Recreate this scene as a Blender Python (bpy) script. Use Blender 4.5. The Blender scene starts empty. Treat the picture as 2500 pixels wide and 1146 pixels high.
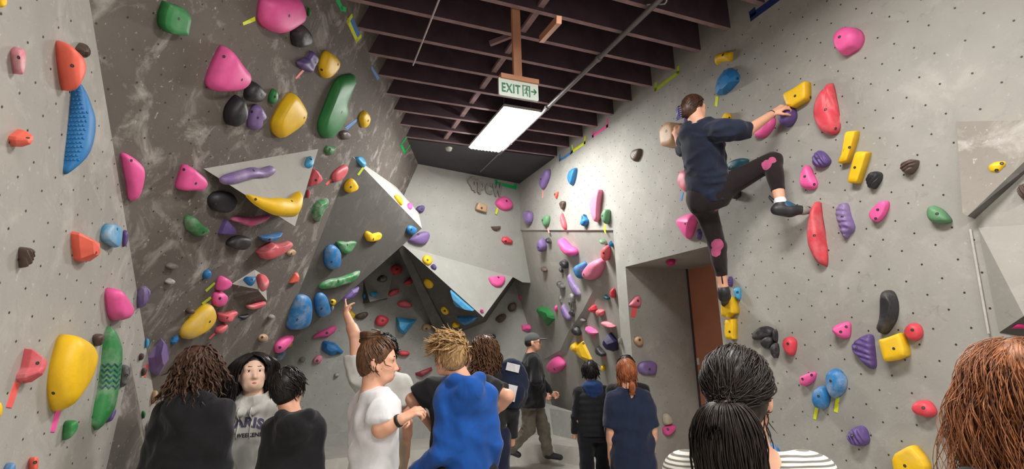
import bpy, bmesh, math, random
import numpy as np
from mathutils import Vector, Matrix, noise
from mathutils.bvhtree import BVHTree
random.seed(7); np.random.seed(7)
sc = bpy.context.scene
col = sc.collection

# ------------------------------------------------------------------ camera
HC = 1.52
CAM = Vector((0, 0, HC))
F = 1258.8
R_ = Vector((0.9235236, -0.38261637, -0.02662473))
U_ = Vector((-0.05552501, -0.20206207, 0.97779747))
W_ = Vector((0.37950117, 0.9015407, 0.20785387))
cd = bpy.data.cameras.new('camera'); cd.sensor_width = 36; cd.lens = 36 * F / 2500
cd.clip_start = 0.02; cd.clip_end = 60
co = bpy.data.objects.new('camera', cd); col.objects.link(co)
co.matrix_world = Matrix.Translation(CAM) @ Matrix((R_, U_, -W_)).transposed().to_4x4()
sc.camera = co

# ------------------------------------------------------------------ light and exposure
sc.view_settings.view_transform = 'Standard'
sc.view_settings.look = 'None'
sc.view_settings.gamma = 1
sc.view_settings.use_curve_mapping = False
sc.view_settings.exposure = 0.32
wd = bpy.data.worlds.new('world'); sc.world = wd; wd.use_nodes = True
wb = wd.node_tree.nodes['Background']; wb.inputs[0].default_value = (1.0, 0.985, 0.95, 1); wb.inputs[1].default_value = 0.36

def area(name, loc, sx, sy, power, colr, rot=(0, 0, 0)):
    l = bpy.data.lights.new(name, 'AREA'); l.shape = 'RECTANGLE'; l.size = sx; l.size_y = sy
    l.energy = power; l.color = colr
    o = bpy.data.objects.new(name, l); o.location = loc; o.rotation_euler = rot; col.objects.link(o)
    return o
LAMP_EMIT = 64.0
area('ceiling_lamp_light', (1.5, 1.3, 3.76), 0.4, 1.0, 78, (1.0, 0.965, 0.91))
area('ceiling_lamp_light', (1.9, -1.9, 3.72), 0.5, 1.2, 80, (1.0, 0.955, 0.89))
area('ceiling_lamp_light', (0.3, -1.2, 3.72), 0.5, 1.2, 60, (1.0, 0.955, 0.89))

# ------------------------------------------------------------------ helpers
def ray(px, py):
    return R_ * ((px - 1250) / F) - U_ * ((py - 573) / F) + W_
def at(px, py, d):
    return CAM + ray(px, py) * d
class Plane:
    def __init__(s, p0, n, cam_side=True):
        s.p = Vector(p0); s.n = Vector(n).normalized()
        if cam_side and s.n.dot(CAM - s.p) < 0: s.n = -s.n
        u = Vector((0, 0, 1)).cross(s.n)
        s.u = u.normalized() if u.length > 1e-4 else Vector((1, 0, 0))
        s.v = s.n.cross(s.u)
    def hit(s, px, py):
        v = ray(px, py); return CAM + v * (s.n.dot(s.p - CAM) / s.n.dot(v))
    def off(s, d):
        return Plane(s.p + s.n * d, s.n)
def plane3(a, b, c):
    a, b, c = Vector(a), Vector(b), Vector(c)
    return Plane(a, (b - a).cross(c - a))

def s2l(c):
    return tuple(((x / 255) / 12.92 if x / 255 <= 0.04045 else ((x / 255 + 0.055) / 1.055) ** 2.4) for x in c)

def link(name, me, parent=None, mat=None, smooth=False):
    o = bpy.data.objects.new(name, me); col.objects.link(o)
    if parent is not None: o.parent = parent
    if mat is not None:
        for m in (mat if isinstance(mat, (list, tuple)) else [mat]): me.materials.append(m)
    if smooth:
        me.polygons.foreach_set('use_smooth', [True] * len(me.polygons))
    return o
def mesh(name, vs, fs):
    me = bpy.data.meshes.new(name); me.from_pydata([tuple(v) for v in vs], [], fs); me.update(); return me
def tag(o, label=None, cat=None, group=None, kind=None):
    if label: o['label'] = label
    if cat: o['category'] = cat
    if group: o['group'] = group
    if kind: o['kind'] = kind
    return o
def empty(name, loc, rz=0, s=1):
    o = bpy.data.objects.new(name, None); o.location = loc; o.rotation_euler = (0, 0, rz); o.scale = (s, s, s)
    o.empty_display_size = 0.05; col.objects.link(o); return o
class MB:
    def __init__(s): s.v = []; s.f = []
    def add(s, vs, fs):
        b = len(s.v); s.v += [tuple(v) for v in vs]; s.f += [tuple(i + b for i in f) for f in fs]; return s
    def box(s, c, sx, sy, sz, M=None):
        vs = [Vector((x * sx / 2, y * sy / 2, z * sz / 2)) for x in (-1, 1) for y in (-1, 1) for z in (-1, 1)]
        if M: vs = [M @ v for v in vs]
        vs = [v + Vector(c) for v in vs]
        return s.add(vs, [(0, 1, 3, 2), (4, 6, 7, 5), (0, 4, 5, 1), (2, 3, 7, 6), (0, 2, 6, 4), (1, 5, 7, 3)])
    def tube(s, pts, r, n=8, cap=True):
        pts = [Vector(p) for p in pts]; rs = r if isinstance(r, (list, tuple)) else [r] * len(pts)
        b = len(s.v); up = Vector((0.13, 0.31, 0.94))
        for i, p in enumerate(pts):
            t = (pts[min(i + 1, len(pts) - 1)] - pts[max(i - 1, 0)]).normalized()
            a = t.cross(up)
            if a.length < 1e-3: a = t.cross(Vector((1, 0, 0)))
            a.normalize(); c = t.cross(a)
            for k in range(n):
                th = 2 * math.pi * k / n
                s.v.append(tuple(p + (a * math.cos(th) + c * math.sin(th)) * rs[i]))
        for i in range(len(pts) - 1):
            for k in range(n):
                k2 = (k + 1) % n
                s.f.append((b + i * n + k, b + i * n + k2, b + (i + 1) * n + k2, b + (i + 1) * n + k))
        if cap:
            s.f.append(tuple(b + k for k in range(n))[::-1]); s.f.append(tuple(b + (len(pts) - 1) * n + k for k in range(n)))
        return s
    def beam(s, a, b, w, h, up=(0, 0, 1)):
        a, b = Vector(a), Vector(b); t = (b - a).normalized(); x = t.cross(Vector(up)).normalized(); z = x.cross(t)
        vs = [p + x * (i * w / 2) + z * (j * h / 2) for p in (a, b) for i, j in ((-1, -1), (1, -1), (1, 1), (-1, 1))]
        return s.add(vs, [(3, 2, 1, 0), (4, 5, 6, 7), (0, 1, 5, 4), (1, 2, 6, 5), (2, 3, 7, 6), (3, 0, 4, 7)])
    def prism(s, poly, ext):
        """polygon extruded by vector ext (poly is the visible front)"""
        n = len(poly); poly = [Vector(p) for p in poly]; e = Vector(ext)
        fs = [tuple(range(n)), tuple(range(2 * n - 1, n - 1, -1))] + [(i, i + n, (i + 1) % n + n, (i + 1) % n) for i in range(n)]
        return s.add(poly + [p + e for p in poly], fs)
    def build(s, name, mat=None, parent=None, smooth=False):
        me = mesh(name, s.v, s.f)
        bm = bmesh.new(); bm.from_mesh(me); bmesh.ops.recalc_face_normals(bm, faces=bm.faces); bm.to_mesh(me); bm.free()
        return link(name, me, parent, mat, smooth)

# ------------------------------------------------------------------ materials
def nmat(name):
    m = bpy.data.materials.new(name); m.use_nodes = True
    nt = m.node_tree; return m, nt, nt.nodes['Principled BSDF']
def N(nt, t, **k):
    n = nt.nodes.new(t)
    for a, b in k.items():
        if a in n.inputs.keys(): n.inputs[a].default_value = b
        else: setattr(n, a, b)
    return n
def ramp(nt, src, stops):
    r = nt.nodes.new('ShaderNodeValToRGB'); nt.links.new(src, r.inputs[0])
    e = r.color_ramp.elements
    e[0].position, e[0].color = stops[0][0], (*stops[0][1], 1)
    e[1].position, e[1].color = stops[-1][0], (*stops[-1][1], 1)
    for p, c in stops[1:-1]:
        x = e.new(p); x.color = (*c, 1)
    return r
def mixc(nt, fac, a, b):
    m = nt.nodes.new('ShaderNodeMix'); m.data_type = 'RGBA'
    if hasattr(fac, 'links') or hasattr(fac, 'is_linked'): nt.links.new(fac, m.inputs[0])
    else: m.inputs[0].default_value = fac
    for s, i in ((a, 6), (b, 7)):
        if isinstance(s, tuple): m.inputs[i].default_value = (*s, 1)
        else: nt.links.new(s, m.inputs[i])
    return m.outputs[2]
def bump(nt, p, src, strength, dist=0.01):
    b = N(nt, 'ShaderNodeBump', Strength=strength, Distance=dist); nt.links.new(src, b.inputs['Height'])
    nt.links.new(b.outputs[0], p.inputs['Normal'])
G3 = lambda v: (v, v, v)
def wall_mat(name, base, chalk=0.3, chalk_c=(0.62, 0.59, 0.55), dark=0.75, seed=0.0, sc_=1.0):
    """sprayed cement-textured climbing panel: mottling, chalk smears, rubber scuffs"""
    m, nt, p = nmat(name); L = nt.links.new
    tc = N(nt, 'ShaderNodeTexCoord'); mp = N(nt, 'ShaderNodeMapping'); mp.inputs['Location'].default_value = (seed, seed * 1.7, seed * .3)
    L(tc.outputs['Object'], mp.inputs[0])
    n1 = N(nt, 'ShaderNodeTexNoise', Scale=1.3 * sc_, Detail=7.0, Roughness=0.62); L(mp.outputs[0], n1.inputs['Vector'])
    r1 = ramp(nt, n1.outputs[0], [(0.3, tuple(b * dark for b in base)), (0.7, tuple(min(1, b * 1.12) for b in base))])
    n2 = N(nt, 'ShaderNodeTexNoise', Scale=4.2 * sc_, Detail=9.0, Roughness=0.66, Distortion=0.7); L(mp.outputs[0], n2.inputs['Vector'])
    r2 = ramp(nt, n2.outputs[0], [(0.52, G3(0)), (0.69, G3(chalk))])
    c = mixc(nt, r2.outputs[0], r1.outputs[0], chalk_c)
    n3 = N(nt, 'ShaderNodeTexNoise', Scale=38.0, Detail=4.0, Roughness=0.6); L(mp.outputs[0], n3.inputs['Vector'])
    r3 = ramp(nt, n3.outputs[0], [(0.64, G3(0)), (0.72, G3(min(1, chalk * 1.2)))])
    c = mixc(nt, r3.outputs[0], c, chalk_c)
    n4 = N(nt, 'ShaderNodeTexNoise', Scale=11.0, Detail=6.0, Roughness=0.7, Distortion=1.2); L(mp.outputs[0], n4.inputs['Vector'])
    r4 = ramp(nt, n4.outputs[0], [(0.27, G3(0.55)), (0.40, G3(0))])
    c = mixc(nt, r4.outputs[0], c, tuple(b * 0.62 for b in base))
    L(c, p.inputs['Base Color']); p.inputs['Roughness'].default_value = 0.82
    n5 = N(nt, 'ShaderNodeTexNoise', Scale=60.0, Detail=6.0, Roughness=0.7); L(mp.outputs[0], n5.inputs['Vector'])
    bump(nt, p, n5.outputs[0], 0.25, 0.006)
    return m
def hold_mat(name, c, chalk=0.0, rough=0.5):
    m, nt, p = nmat(name); L = nt.links.new
    tc = N(nt, 'ShaderNodeTexCoord'); oi = N(nt, 'ShaderNodeObjectInfo')
    mp = N(nt, 'ShaderNodeMapping'); L(tc.outputs['Object'], mp.inputs[0])
    cmb = N(nt, 'ShaderNodeCombineXYZ'); mm = N(nt, 'ShaderNodeMath', operation='MULTIPLY'); mm.inputs[1].default_value = 37.0
    L(oi.outputs['Random'], mm.inputs[0]); L(mm.outputs[0], cmb.inputs[0]); L(mm.outputs[0], cmb.inputs[1]); L(cmb.outputs[0], mp.inputs['Location'])
    n1 = N(nt, 'ShaderNodeTexNoise', Scale=14.0, Detail=6.0, Roughness=0.65); L(mp.outputs[0], n1.inputs['Vector'])
    r1 = ramp(nt, n1.outputs[0], [(0.3, tuple(x * 0.88 for x in c)), (0.7, tuple(min(1, x * 1.06) for x in c))])
    cc = r1.outputs[0]
    if chalk > 0:
        n2 = N(nt, 'ShaderNodeTexNoise', Scale=9.0, Detail=8.0, Roughness=0.68); L(mp.outputs[0], n2.inputs['Vector'])
        r2 = ramp(nt, n2.outputs[0], [(0.50 - 0.12 * chalk, G3(0)), (0.74 - 0.1 * chalk, G3(chalk))])
        cc = mixc(nt, r2.outputs[0], cc, (0.66, 0.63, 0.6))
    L(cc, p.inputs['Base Color']); p.inputs['Roughness'].default_value = rough
    n3 = N(nt, 'ShaderNodeTexNoise', Scale=220.0, Detail=3.0); L(mp.outputs[0], n3.inputs['Vector'])
    bump(nt, p, n3.outputs[0], 0.25, 0.002)
    return m
def plain(name, c, rough=0.6, metal=0.0, scale=25.0, var=0.15, bs=0.1):
    m, nt, p = nmat(name); L = nt.links.new
    tc = N(nt, 'ShaderNodeTexCoord')
    n1 = N(nt, 'ShaderNodeTexNoise', Scale=scale, Detail=5.0); L(tc.outputs['Object'], n1.inputs['Vector'])
    r1 = ramp(nt, n1.outputs[0], [(0.3, tuple(x * (1 - var) for x in c)), (0.7, tuple(min(1, x * (1 + var)) for x in c))])
    L(r1.outputs[0], p.inputs['Base Color']); p.inputs['Roughness'].default_value = rough; p.inputs['Metallic'].default_value = metal
    if bs: bump(nt, p, n1.outputs[0], bs, 0.004)
    return m
def fabric(name, c, var=0.12, weave=420.0, sheen=0.15):
    m, nt, p = nmat(name); L = nt.links.new
    tc = N(nt, 'ShaderNodeTexCoord')
    n1 = N(nt, 'ShaderNodeTexNoise', Scale=9.0, Detail=6.0); L(tc.outputs['Object'], n1.inputs['Vector'])
    r1 = ramp(nt, n1.outputs[0], [(0.3, tuple(x * (1 - var) for x in c)), (0.7, tuple(min(1, x * (1 + var)) for x in c))])
    L(r1.outputs[0], p.inputs['Base Color']); p.inputs['Roughness'].default_value = 0.92
    p.inputs['Sheen Weight'].default_value = sheen
    p.inputs['Specular IOR Level'].default_value = 0.2
    n2 = N(nt, 'ShaderNodeTexNoise', Scale=weave, Detail=2.0); L(tc.outputs['Object'], n2.inputs['Vector'])
    mp = N(nt, 'ShaderNodeMapping'); mp.inputs['Scale'].default_value = (1.0, 1.0, 0.55); L(tc.outputs['Object'], mp.inputs[0])
    n3 = N(nt, 'ShaderNodeTexNoise', Scale=5.0, Detail=2.0, Roughness=0.4, Distortion=1.0); L(mp.outputs[0], n3.inputs['Vector'])
    r3 = ramp(nt, n3.outputs[0], [(0.30, G3(0)), (0.5, G3(1)), (0.72, G3(0.15))])
    b1 = N(nt, 'ShaderNodeBump', Strength=0.30, Distance=0.02); L(r3.outputs[0], b1.inputs['Height'])
    b2 = N(nt, 'ShaderNodeBump', Strength=0.2, Distance=0.002); L(n2.outputs[0], b2.inputs['Height']); L(b1.outputs[0], b2.inputs['Normal']); L(b2.outputs[0], p.inputs['Normal'])
    return m
def skin_mat(name, c):
    m, nt, p = nmat(name); L = nt.links.new
    tc = N(nt, 'ShaderNodeTexCoord')
    n1 = N(nt, 'ShaderNodeTexNoise', Scale=18.0, Detail=6.0); L(tc.outputs['Object'], n1.inputs['Vector'])
    r1 = ramp(nt, n1.outputs[0], [(0.3, (c[0] * .93, c[1] * .86, c[2] * .84)), (0.7, c)])
    L(r1.outputs[0], p.inputs['Base Color']); p.inputs['Roughness'].default_value = 0.55
    p.inputs['Subsurface Weight'].default_value = 0.08; p.inputs['Subsurface Radius'].default_value = (0.01, 0.004, 0.002)
    p.inputs['Subsurface Scale'].default_value = 0.5
    return m
def hair_mat(name, c1, c2, rough=0.42, fine=90.0):
    m, nt, p = nmat(name); L = nt.links.new
    tc = N(nt, 'ShaderNodeTexCoord'); mp = N(nt, 'ShaderNodeMapping'); mp.inputs['Scale'].default_value = (1, 1, 0.16)
    L(tc.outputs['Object'], mp.inputs[0])
    n1 = N(nt, 'ShaderNodeTexNoise', Scale=fine, Detail=5.0, Roughness=0.7); L(mp.outputs[0], n1.inputs['Vector'])
    r1 = ramp(nt, n1.outputs[0], [(0.32, c1), (0.68, c2)])
    L(r1.outputs[0], p.inputs['Base Color']); p.inputs['Roughness'].default_value = rough
    p.inputs['Specular IOR Level'].default_value = 0.35
    bump(nt, p, n1.outputs[0], 0.3, 0.004)
    return m

C = dict(pink=(248, 100, 170), coral=(248, 112, 92), yellow=(244, 196, 28), green=(52, 134, 72), blue=(44, 122, 184), lblue=(66, 164, 218),
         purple=(98, 76, 138), lav=(130, 106, 162), black=(44, 44, 48), grey=(120, 114, 106), brown=(92, 74, 66), salmon=(226, 100, 110), rose=(222, 120, 140),
         beige=(196, 160, 126), navy=(44, 36, 78), red=(224, 72, 86), teal=(34, 78, 92), sage=(98, 146, 106), lpink=(232, 132, 164), magenta=(206, 34, 118), cream=(206, 196, 176), maroon=(150, 58, 72))
_hm = {}
def HM(c, chalk=0):
    k = (c, round(chalk, 1))
    if k not in _hm:
        _hm[k] = hold_mat('hold_' + c + ('_chalked' if chalk else ''), s2l(C[c]), chalk)
    return _hm[k]
M = dict(
    right=wall_mat('grey_panel_right', s2l((162, 160, 154)), 0.24, (0.62, 0.6, 0.56), 0.86, 1.0),
    left=wall_mat('grey_panel_left', s2l((164, 160, 153)), 0.34, (0.66, 0.63, 0.59), 0.86, 4.0),
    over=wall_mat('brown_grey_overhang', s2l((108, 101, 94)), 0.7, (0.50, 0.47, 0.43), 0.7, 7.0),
    dark=wall_mat('shaded_volume', s2l((88, 85, 81)), 0.25, (0.3, 0.29, 0.27), 0.85, 2.0),  # for undersides and side faces: their shade is put into the colour
    back=wall_mat('grey_panel_back', s2l((164, 164, 158)), 0.15, (0.6, 0.6, 0.56), 0.92, 9.0),
    low=wall_mat('grey_panel_low', s2l((160, 160, 155)), 0.28, (0.6, 0.6, 0.57), 0.85, 12.0),
    alc=wall_mat('grey_panel_alcove', s2l((160, 157, 150)), 0.22, (0.6, 0.6, 0.57), 0.82, 15.0),
    vol=wall_mat('light_grey_volume', s2l((168, 166, 160)), 0.2, (0.65, 0.63, 0.6), 0.92, 18.0),
    white=plain('pale_edge', s2l((182, 180, 174)), 0.7),
    ceil=plain('black_painted_ceiling', s2l((66, 54, 62)), 0.8, scale=4, var=0.3),
    ceilflat=plain('dark_ceiling_board', s2l((60, 60, 64)), 0.75, scale=3, var=0.12),
    joist=plain('dark_purple_joist', s2l((76, 58, 66)), 0.75, scale=6, var=0.25),
    joist_edge=plain('pale_joist_edge', s2l((150, 122, 124)), 0.8, scale=9, var=0.25),
    wood=plain('brown_door_panel', s2l((196, 130, 102)), 0.6, scale=2.5, var=0.1),
    post=plain('tan_painted_post', s2l((206, 146, 112)), 0.6, scale=6, var=0.08),
    floor=wall_mat('grey_mat_floor', s2l((172, 168, 160)), 0.3, (0.65, 0.64, 0.6), 0.9, 21.0),
    pipe=plain('grey_conduit', s2l((120, 116, 118)), 0.45, 0.3, var=0.1),
    rod=plain('pale_rod', s2l((206, 190, 190)), 0.5, var=0.05),
    hole=plain('bolt_hole_dark', s2l((52, 47, 44)), 0.6, var=0.2),
    steel=plain('bolt_steel', s2l((120, 118, 114)), 0.4, 0.8, var=0.1),
    rawwood=plain('raw_plywood', s2l((206, 164, 130)), 0.8, scale=12),
    logo=plain('grey_lettering', s2l((140, 136, 130)), 0.7, var=0.06),
    signwhite=plain('sign_white', s2l((222, 232, 222)), 0.4, var=0.02, bs=0),
    signgreen=plain('sign_green', s2l((58, 132, 96)), 0.5, var=0.05, bs=0),
)
def tape_mat(n, c): return plain('tape_' + n, s2l(c), 0.55, var=0.04, bs=0)
TM = dict(yellow=tape_mat('neon_yellow', (224, 232, 40)), lime=tape_mat('lime', (190, 214, 60)), coral=tape_mat('coral', (244, 104, 100)), pink=tape_mat('pink', (246, 96, 168)),
          blue=tape_mat('blue', (66, 130, 196)), green=tape_mat('green', (20, 190, 96)), navy=tape_mat('navy', (34, 52, 108)), dpink=tape_mat('pale_pink', (236, 168, 160)))
# ------------------------------------------------------------------ room planes
HCEIL = 4.02
XR, XL = 3.195, -0.80
PF = Plane((0, 0, 0), (0, 0, 1)); PC = Plane((0, 0, HCEIL), (0, 0, -1))
PR = Plane((XR, 3, 1), (-1, 0, 0)); PL = Plane((XL, 3, 1), (1, 0, 0))
A_ = math.radians(22)
PO = Plane((0.2019, 3.530, HCEIL), Vector((0.93342, -0.35879, 0)) * math.cos(A_) - Vector((0, 0, math.sin(A_))))
PB = plane3((3.195, 7.23, 4), (1.4703, 6.8298, 4), (1.4703, 6.8298, 0))
PW = plane3((0.5, 8.0, 0), (4.1, 7.9, 0), (0.5, 8.25, 3))
def offray(pl, px, py, d):
    """point on the pixel ray that stands d in front of plane pl"""
    v = ray(px, py); return CAM + v * ((d - pl.n.dot(CAM - pl.p)) / pl.n.dot(v))
def struct(name, vs, fs, mat, kind='structure', thick=0.0, parent=None):
    mb = MB()
    if thick:
        for f in fs:
            ps = [Vector(vs[i]) for i in f]; n = (ps[1] - ps[0]).cross(ps[2] - ps[0]).normalized()
            if n.dot(CAM - ps[0]) > 0: n = -n
            mb.prism(ps, n * thick)
    else: mb.add(vs, fs)
    o = mb.build(name, mat, parent)
    if kind: o['kind'] = kind
    return o
# floor and ceiling
fl = struct('floor', [(-4, -4, 0), (7, -4, 0), (7, 11, 0), (-4, 11, 0)], [(0, 1, 2, 3)], M['floor'])
ceiling = struct('ceiling', [(-3, -2.5, 4.30), (5, -2.5, 4.30), (5, 10, 4.30), (-3, 10, 4.30)], [(0, 3, 2, 1)], M['ceil'])
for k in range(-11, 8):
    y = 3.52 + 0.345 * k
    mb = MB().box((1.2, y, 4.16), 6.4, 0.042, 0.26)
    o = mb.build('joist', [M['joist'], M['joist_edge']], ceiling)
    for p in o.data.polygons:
        if p.normal.z < -0.9: p.material_index = 1  # bottom faces take the paler tone
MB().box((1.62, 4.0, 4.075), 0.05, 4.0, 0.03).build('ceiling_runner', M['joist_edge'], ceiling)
MB().beam(at(1365, 48, 3.35), at(1322, 96, 3.75), 0.035, 0.05).build('ceiling_brace', M['post'], ceiling)
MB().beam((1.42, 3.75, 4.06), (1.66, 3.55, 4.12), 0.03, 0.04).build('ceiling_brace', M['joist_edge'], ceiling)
MB().box((1.2, 8.1, 4.06), 7.0, 4.2, 0.06).build('ceiling_board', M['ceilflat'], ceiling)

# right wall with alcove and doorway cut out
l1, l2 = PR.hit(1268, 562), PR.hit(1497, 562)
d1, d2 = PR.hit(1527, 652), PR.hit(1752, 720)
YC = 1.43
zh = d1.z
rp = [(XR, YC, 0), (XR, YC, HCEIL + .3), (XR, 7.4, HCEIL + .3), (XR, 7.4, l1.z), (XR, l1.y, l1.z), (XR, l2.y, l2.z), (XR, l2.y - .02, 0), (XR, d1.y, 0), (XR, d1.y, zh), (XR, d2.y, zh), (XR, d2.y, 0)]
wall_right = struct('wall_right', rp, [tuple(range(len(rp)))], M['right'])
PA = plane3((XR + .02, l1.y, l1.z), (XR + .02, l2.y, l2.z), (4.0, 6.0, 0))
def onA(y, z):
    x = PA.p.x - (PA.n.y * (y - PA.p.y) + PA.n.z * (z - PA.p.z)) / PA.n.x
    return (x, y, z)
yfar = 9.6
zf = l2.z + (l1.z - l2.z) / (l1.y - l2.y) * (yfar - l2.y)
wall_alcove = struct('wall_alcove', [onA(l2.y, l2.z), onA(yfar, zf), onA(yfar, 0), onA(l2.y, 0)], [(0, 1, 2, 3)], M['alc'])
struct('trim_1', [(XR, l2.y, l2.z), (XR, l2.y - .02, 0), onA(l2.y - .02, 0), onA(l2.y, l2.z)], [(0, 1, 2, 3)], M['right'])
struct('trim_2', [tuple(l1), tuple(l2), (XR + .03, l2.y, l2.z - .012), (XR + .03, l1.y, l1.z - .012)], [(0, 1, 2, 3)], M['white'], thick=0.01)
# pale vertical edge of the alcove end panel
# doorway recess
v = ray(1675, 650); t = (d1.y - CAM.y) / v.y; XD = (CAM + v * t).x
PJ = Plane((XR, d1.y, 1), (0, -1, 0)); PS = Plane((XR, 3, zh), (0, 0, -1))
struct('trim_3', [(XR, d1.y, 0), (XR, d1.y, zh), (XD + .02, d1.y, zh), (XD + .02, d1.y, 0)], [(0, 1, 2, 3)], M['right'])
struct('trim_4', [(XR, d1.y, zh), (XR, d2.y, zh), (XD + .02, d2.y, zh), (XD + .02, d1.y, zh)], [(0, 1, 2, 3)], M['alc'])
struct('trim_5', [(XR, d2.y, 0), (XR, d2.y, zh), (XD + .02, d2.y, zh), (XD + .02, d2.y, 0)], [(0, 1, 2, 3)], M['alc'])
door = MB().box((XD + .02, (d1.y + d2.y) / 2, zh / 2), 0.04, d1.y - d2.y - .012, zh - .01).build('door_1', M['wood']); door['kind'] = 'structure'
ym = d1.y - (d1.y - d2.y) * .42
MB().box((XD - .003, ym, zh * .42), 0.006, 0.008, zh * .84).build('door_groove', M['joist'], door)
MB().box((XD - .004, d1.y - .012, zh / 2), 0.012, 0.022, zh).build('door_frame', M['joist'], door)
ps = Plane((XD, 3, 1), (-1, 0, 0)).hit(1703, 883)
MB().box(tuple(ps), 0.006, 0.05, 0.07).build('paper_notice', M['signwhite'], door)
# near right facet
a8 = math.radians(9)
PR2 = Plane((XR, YC, 1), (-math.cos(a8), -math.sin(a8), 0))
r2e = Vector((XR, YC, 0)) + Vector((math.sin(a8), -math.cos(a8), 0)) * 4
wall_near = struct('wall_right_near', [(XR, YC, 0), (XR, YC, HCEIL + .3), (r2e.x, r2e.y, HCEIL + .3), (r2e.x, r2e.y, 0)], [(0, 1, 2, 3)], M['right'])
# left wall and overhang
def o_x(y, z):   # x of overhang plane at y, z
    return PO.p.x - (PO.n.y * (y - PO.p.y) + PO.n.z * (z - PO.p.z)) / PO.n.x
def o_y(x, z):
    return PO.p.y - (PO.n.x * (x - PO.p.x) + PO.n.z * (z - PO.p.z)) / PO.n.y
wall_left = struct('wall_left', [(XL, -3, 0), (XL, -3, 4.3), (XL, o_y(XL, 4.3) + .02, 4.3), (XL, o_y(XL, 0) + .02, 0)], [(0, 1, 2, 3)], M['left'])
vt, vb = PO.hit(860, 382), PO.hit(665, 880)
vf = vb + (vb - vt) * (vb.z / (vt.z - vb.z))
yr = lambda p, k: (p.x + (p.x / p.y) * (9.6 - p.y) - k, 9.6, p.z)
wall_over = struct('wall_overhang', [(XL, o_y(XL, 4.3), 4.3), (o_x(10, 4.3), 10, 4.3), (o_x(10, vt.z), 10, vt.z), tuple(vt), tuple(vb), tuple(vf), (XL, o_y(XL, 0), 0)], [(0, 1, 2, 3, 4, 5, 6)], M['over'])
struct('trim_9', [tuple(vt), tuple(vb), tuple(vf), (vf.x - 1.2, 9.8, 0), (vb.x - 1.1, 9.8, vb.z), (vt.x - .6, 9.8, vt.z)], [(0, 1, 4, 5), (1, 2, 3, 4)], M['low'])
# back upper block
bB, bA, bE = PB.hit(1020, 402), PB.hit(1268, 450), PB.hit(1268, 540)
bT = Vector((0, 0, .3))
a_ = PB.off(-.22).hit(985, 600)
PBM = plane3(bB, bE, a_)
b_ = PBM.hit(1252, 677); e2 = PBM.hit(1276, 690)
wall_back = struct('wall_back', [tuple(bB), tuple(bA), tuple(bE), tuple(bA + bT + Vector((.3, .07, 0))), tuple(bB + bT), tuple(bB + bT - Vector((.6, .14, 0))), tuple(bB - Vector((.6, .14, 0))), tuple(bE + Vector((.3, .07, 0))), tuple(bA + Vector((.3, .07, 0)))],
                   [(0, 1, 2), (0, 4, 3, 8, 1), (6, 5, 4, 0), (1, 8, 7, 2)], M['back'])
apex = offray(PBM, 1180, 775, .34)
e3 = e2 + Vector((.35, .08, 0)); eb = bE + Vector((.35, .08, 0)); a0 = a_ + (bB - bE) * .4; bl = bB - Vector((.6, .14, 0))
wall_back_m = struct('wall_back_main', [tuple(bB), tuple(bE), tuple(e2), tuple(b_), tuple(a_), tuple(bl), tuple(a_ + Vector((-.6, -.14, 0))), tuple(eb), tuple(e3)],
                     [(0, 1, 2, 3, 4), (5, 0, 4, 6), (1, 7, 8, 2)], M['back'])
P3 = plane3(a_, b_, apex)
s1, s2, s3 = PW.hit(1098, 822), PW.hit(1186, 786), PW.hit(1257, 684)
P3U = plane3(a_, apex, s1)
wall_back_v = struct('wall_back_wedge', [tuple(a_), tuple(b_), tuple(apex)], [(0, 1, 2)], M['back'])
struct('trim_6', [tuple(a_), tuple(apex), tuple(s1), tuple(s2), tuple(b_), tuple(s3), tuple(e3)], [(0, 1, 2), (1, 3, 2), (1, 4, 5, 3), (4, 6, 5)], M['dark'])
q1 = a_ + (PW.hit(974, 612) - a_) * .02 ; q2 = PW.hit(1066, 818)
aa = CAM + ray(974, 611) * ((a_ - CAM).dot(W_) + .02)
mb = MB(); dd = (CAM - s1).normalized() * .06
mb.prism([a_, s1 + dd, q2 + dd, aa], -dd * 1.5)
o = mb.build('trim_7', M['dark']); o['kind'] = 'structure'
# low back wall with kickboard
wall_low = struct('wall_low', [(-2.5, 9.7, 0), tuple(PW.hit(2000, 1100)), tuple(PW.hit(2000, 400)), tuple(PW.hit(420, 300)), tuple(PW.hit(420, 1130))], [(1, 2, 3, 4)], M['low'])
fz = Plane((0, 0, .20), (0, 0, 1))
base = [fz.hit(430, 1125), fz.hit(1000, 1073), fz.hit(1350, 1062), fz.hit(1420, 1078)]
up = Vector((0, .08, .36))
vs = [tuple(p) for p in base] + [tuple(p + up) for p in base] + [tuple(p + up + Vector((0, 1.2, 0.05))) for p in base]
base_mat = [fz.hit(430, 1165), fz.hit(1000, 1100), fz.hit(1350, 1085), fz.hit(1420, 1095)]
struct('trim_10', [tuple(p) for p in base + base_mat] + [(p.x, p.y - .15, 0) for p in base_mat], [(i, i + 1, i + 5, i + 4) for i in range(3)] + [(i + 4, i + 5, i + 9, i + 8) for i in range(3)], M['floor'])
struct('baseboard_back', vs, [(i, i + 1, i + 5, i + 4) for i in range(3)] + [(i + 4, i + 5, i + 9, i + 8) for i in range(3)], M['low'])
# seams between floor mats
for k, (pa, pb) in enumerate((((1220, 1128), (1640, 1098)), ((1345, 1062), (1425, 1088)), ((780, 1112), (1010, 1086)))):
    MB().beam(PF.hit(*pa) + Vector((0, 0, .004)), PF.hit(*pb) + Vector((0, 0, .004)), .03, .006).build('floor_seam', M['joist'], fl)

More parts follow.
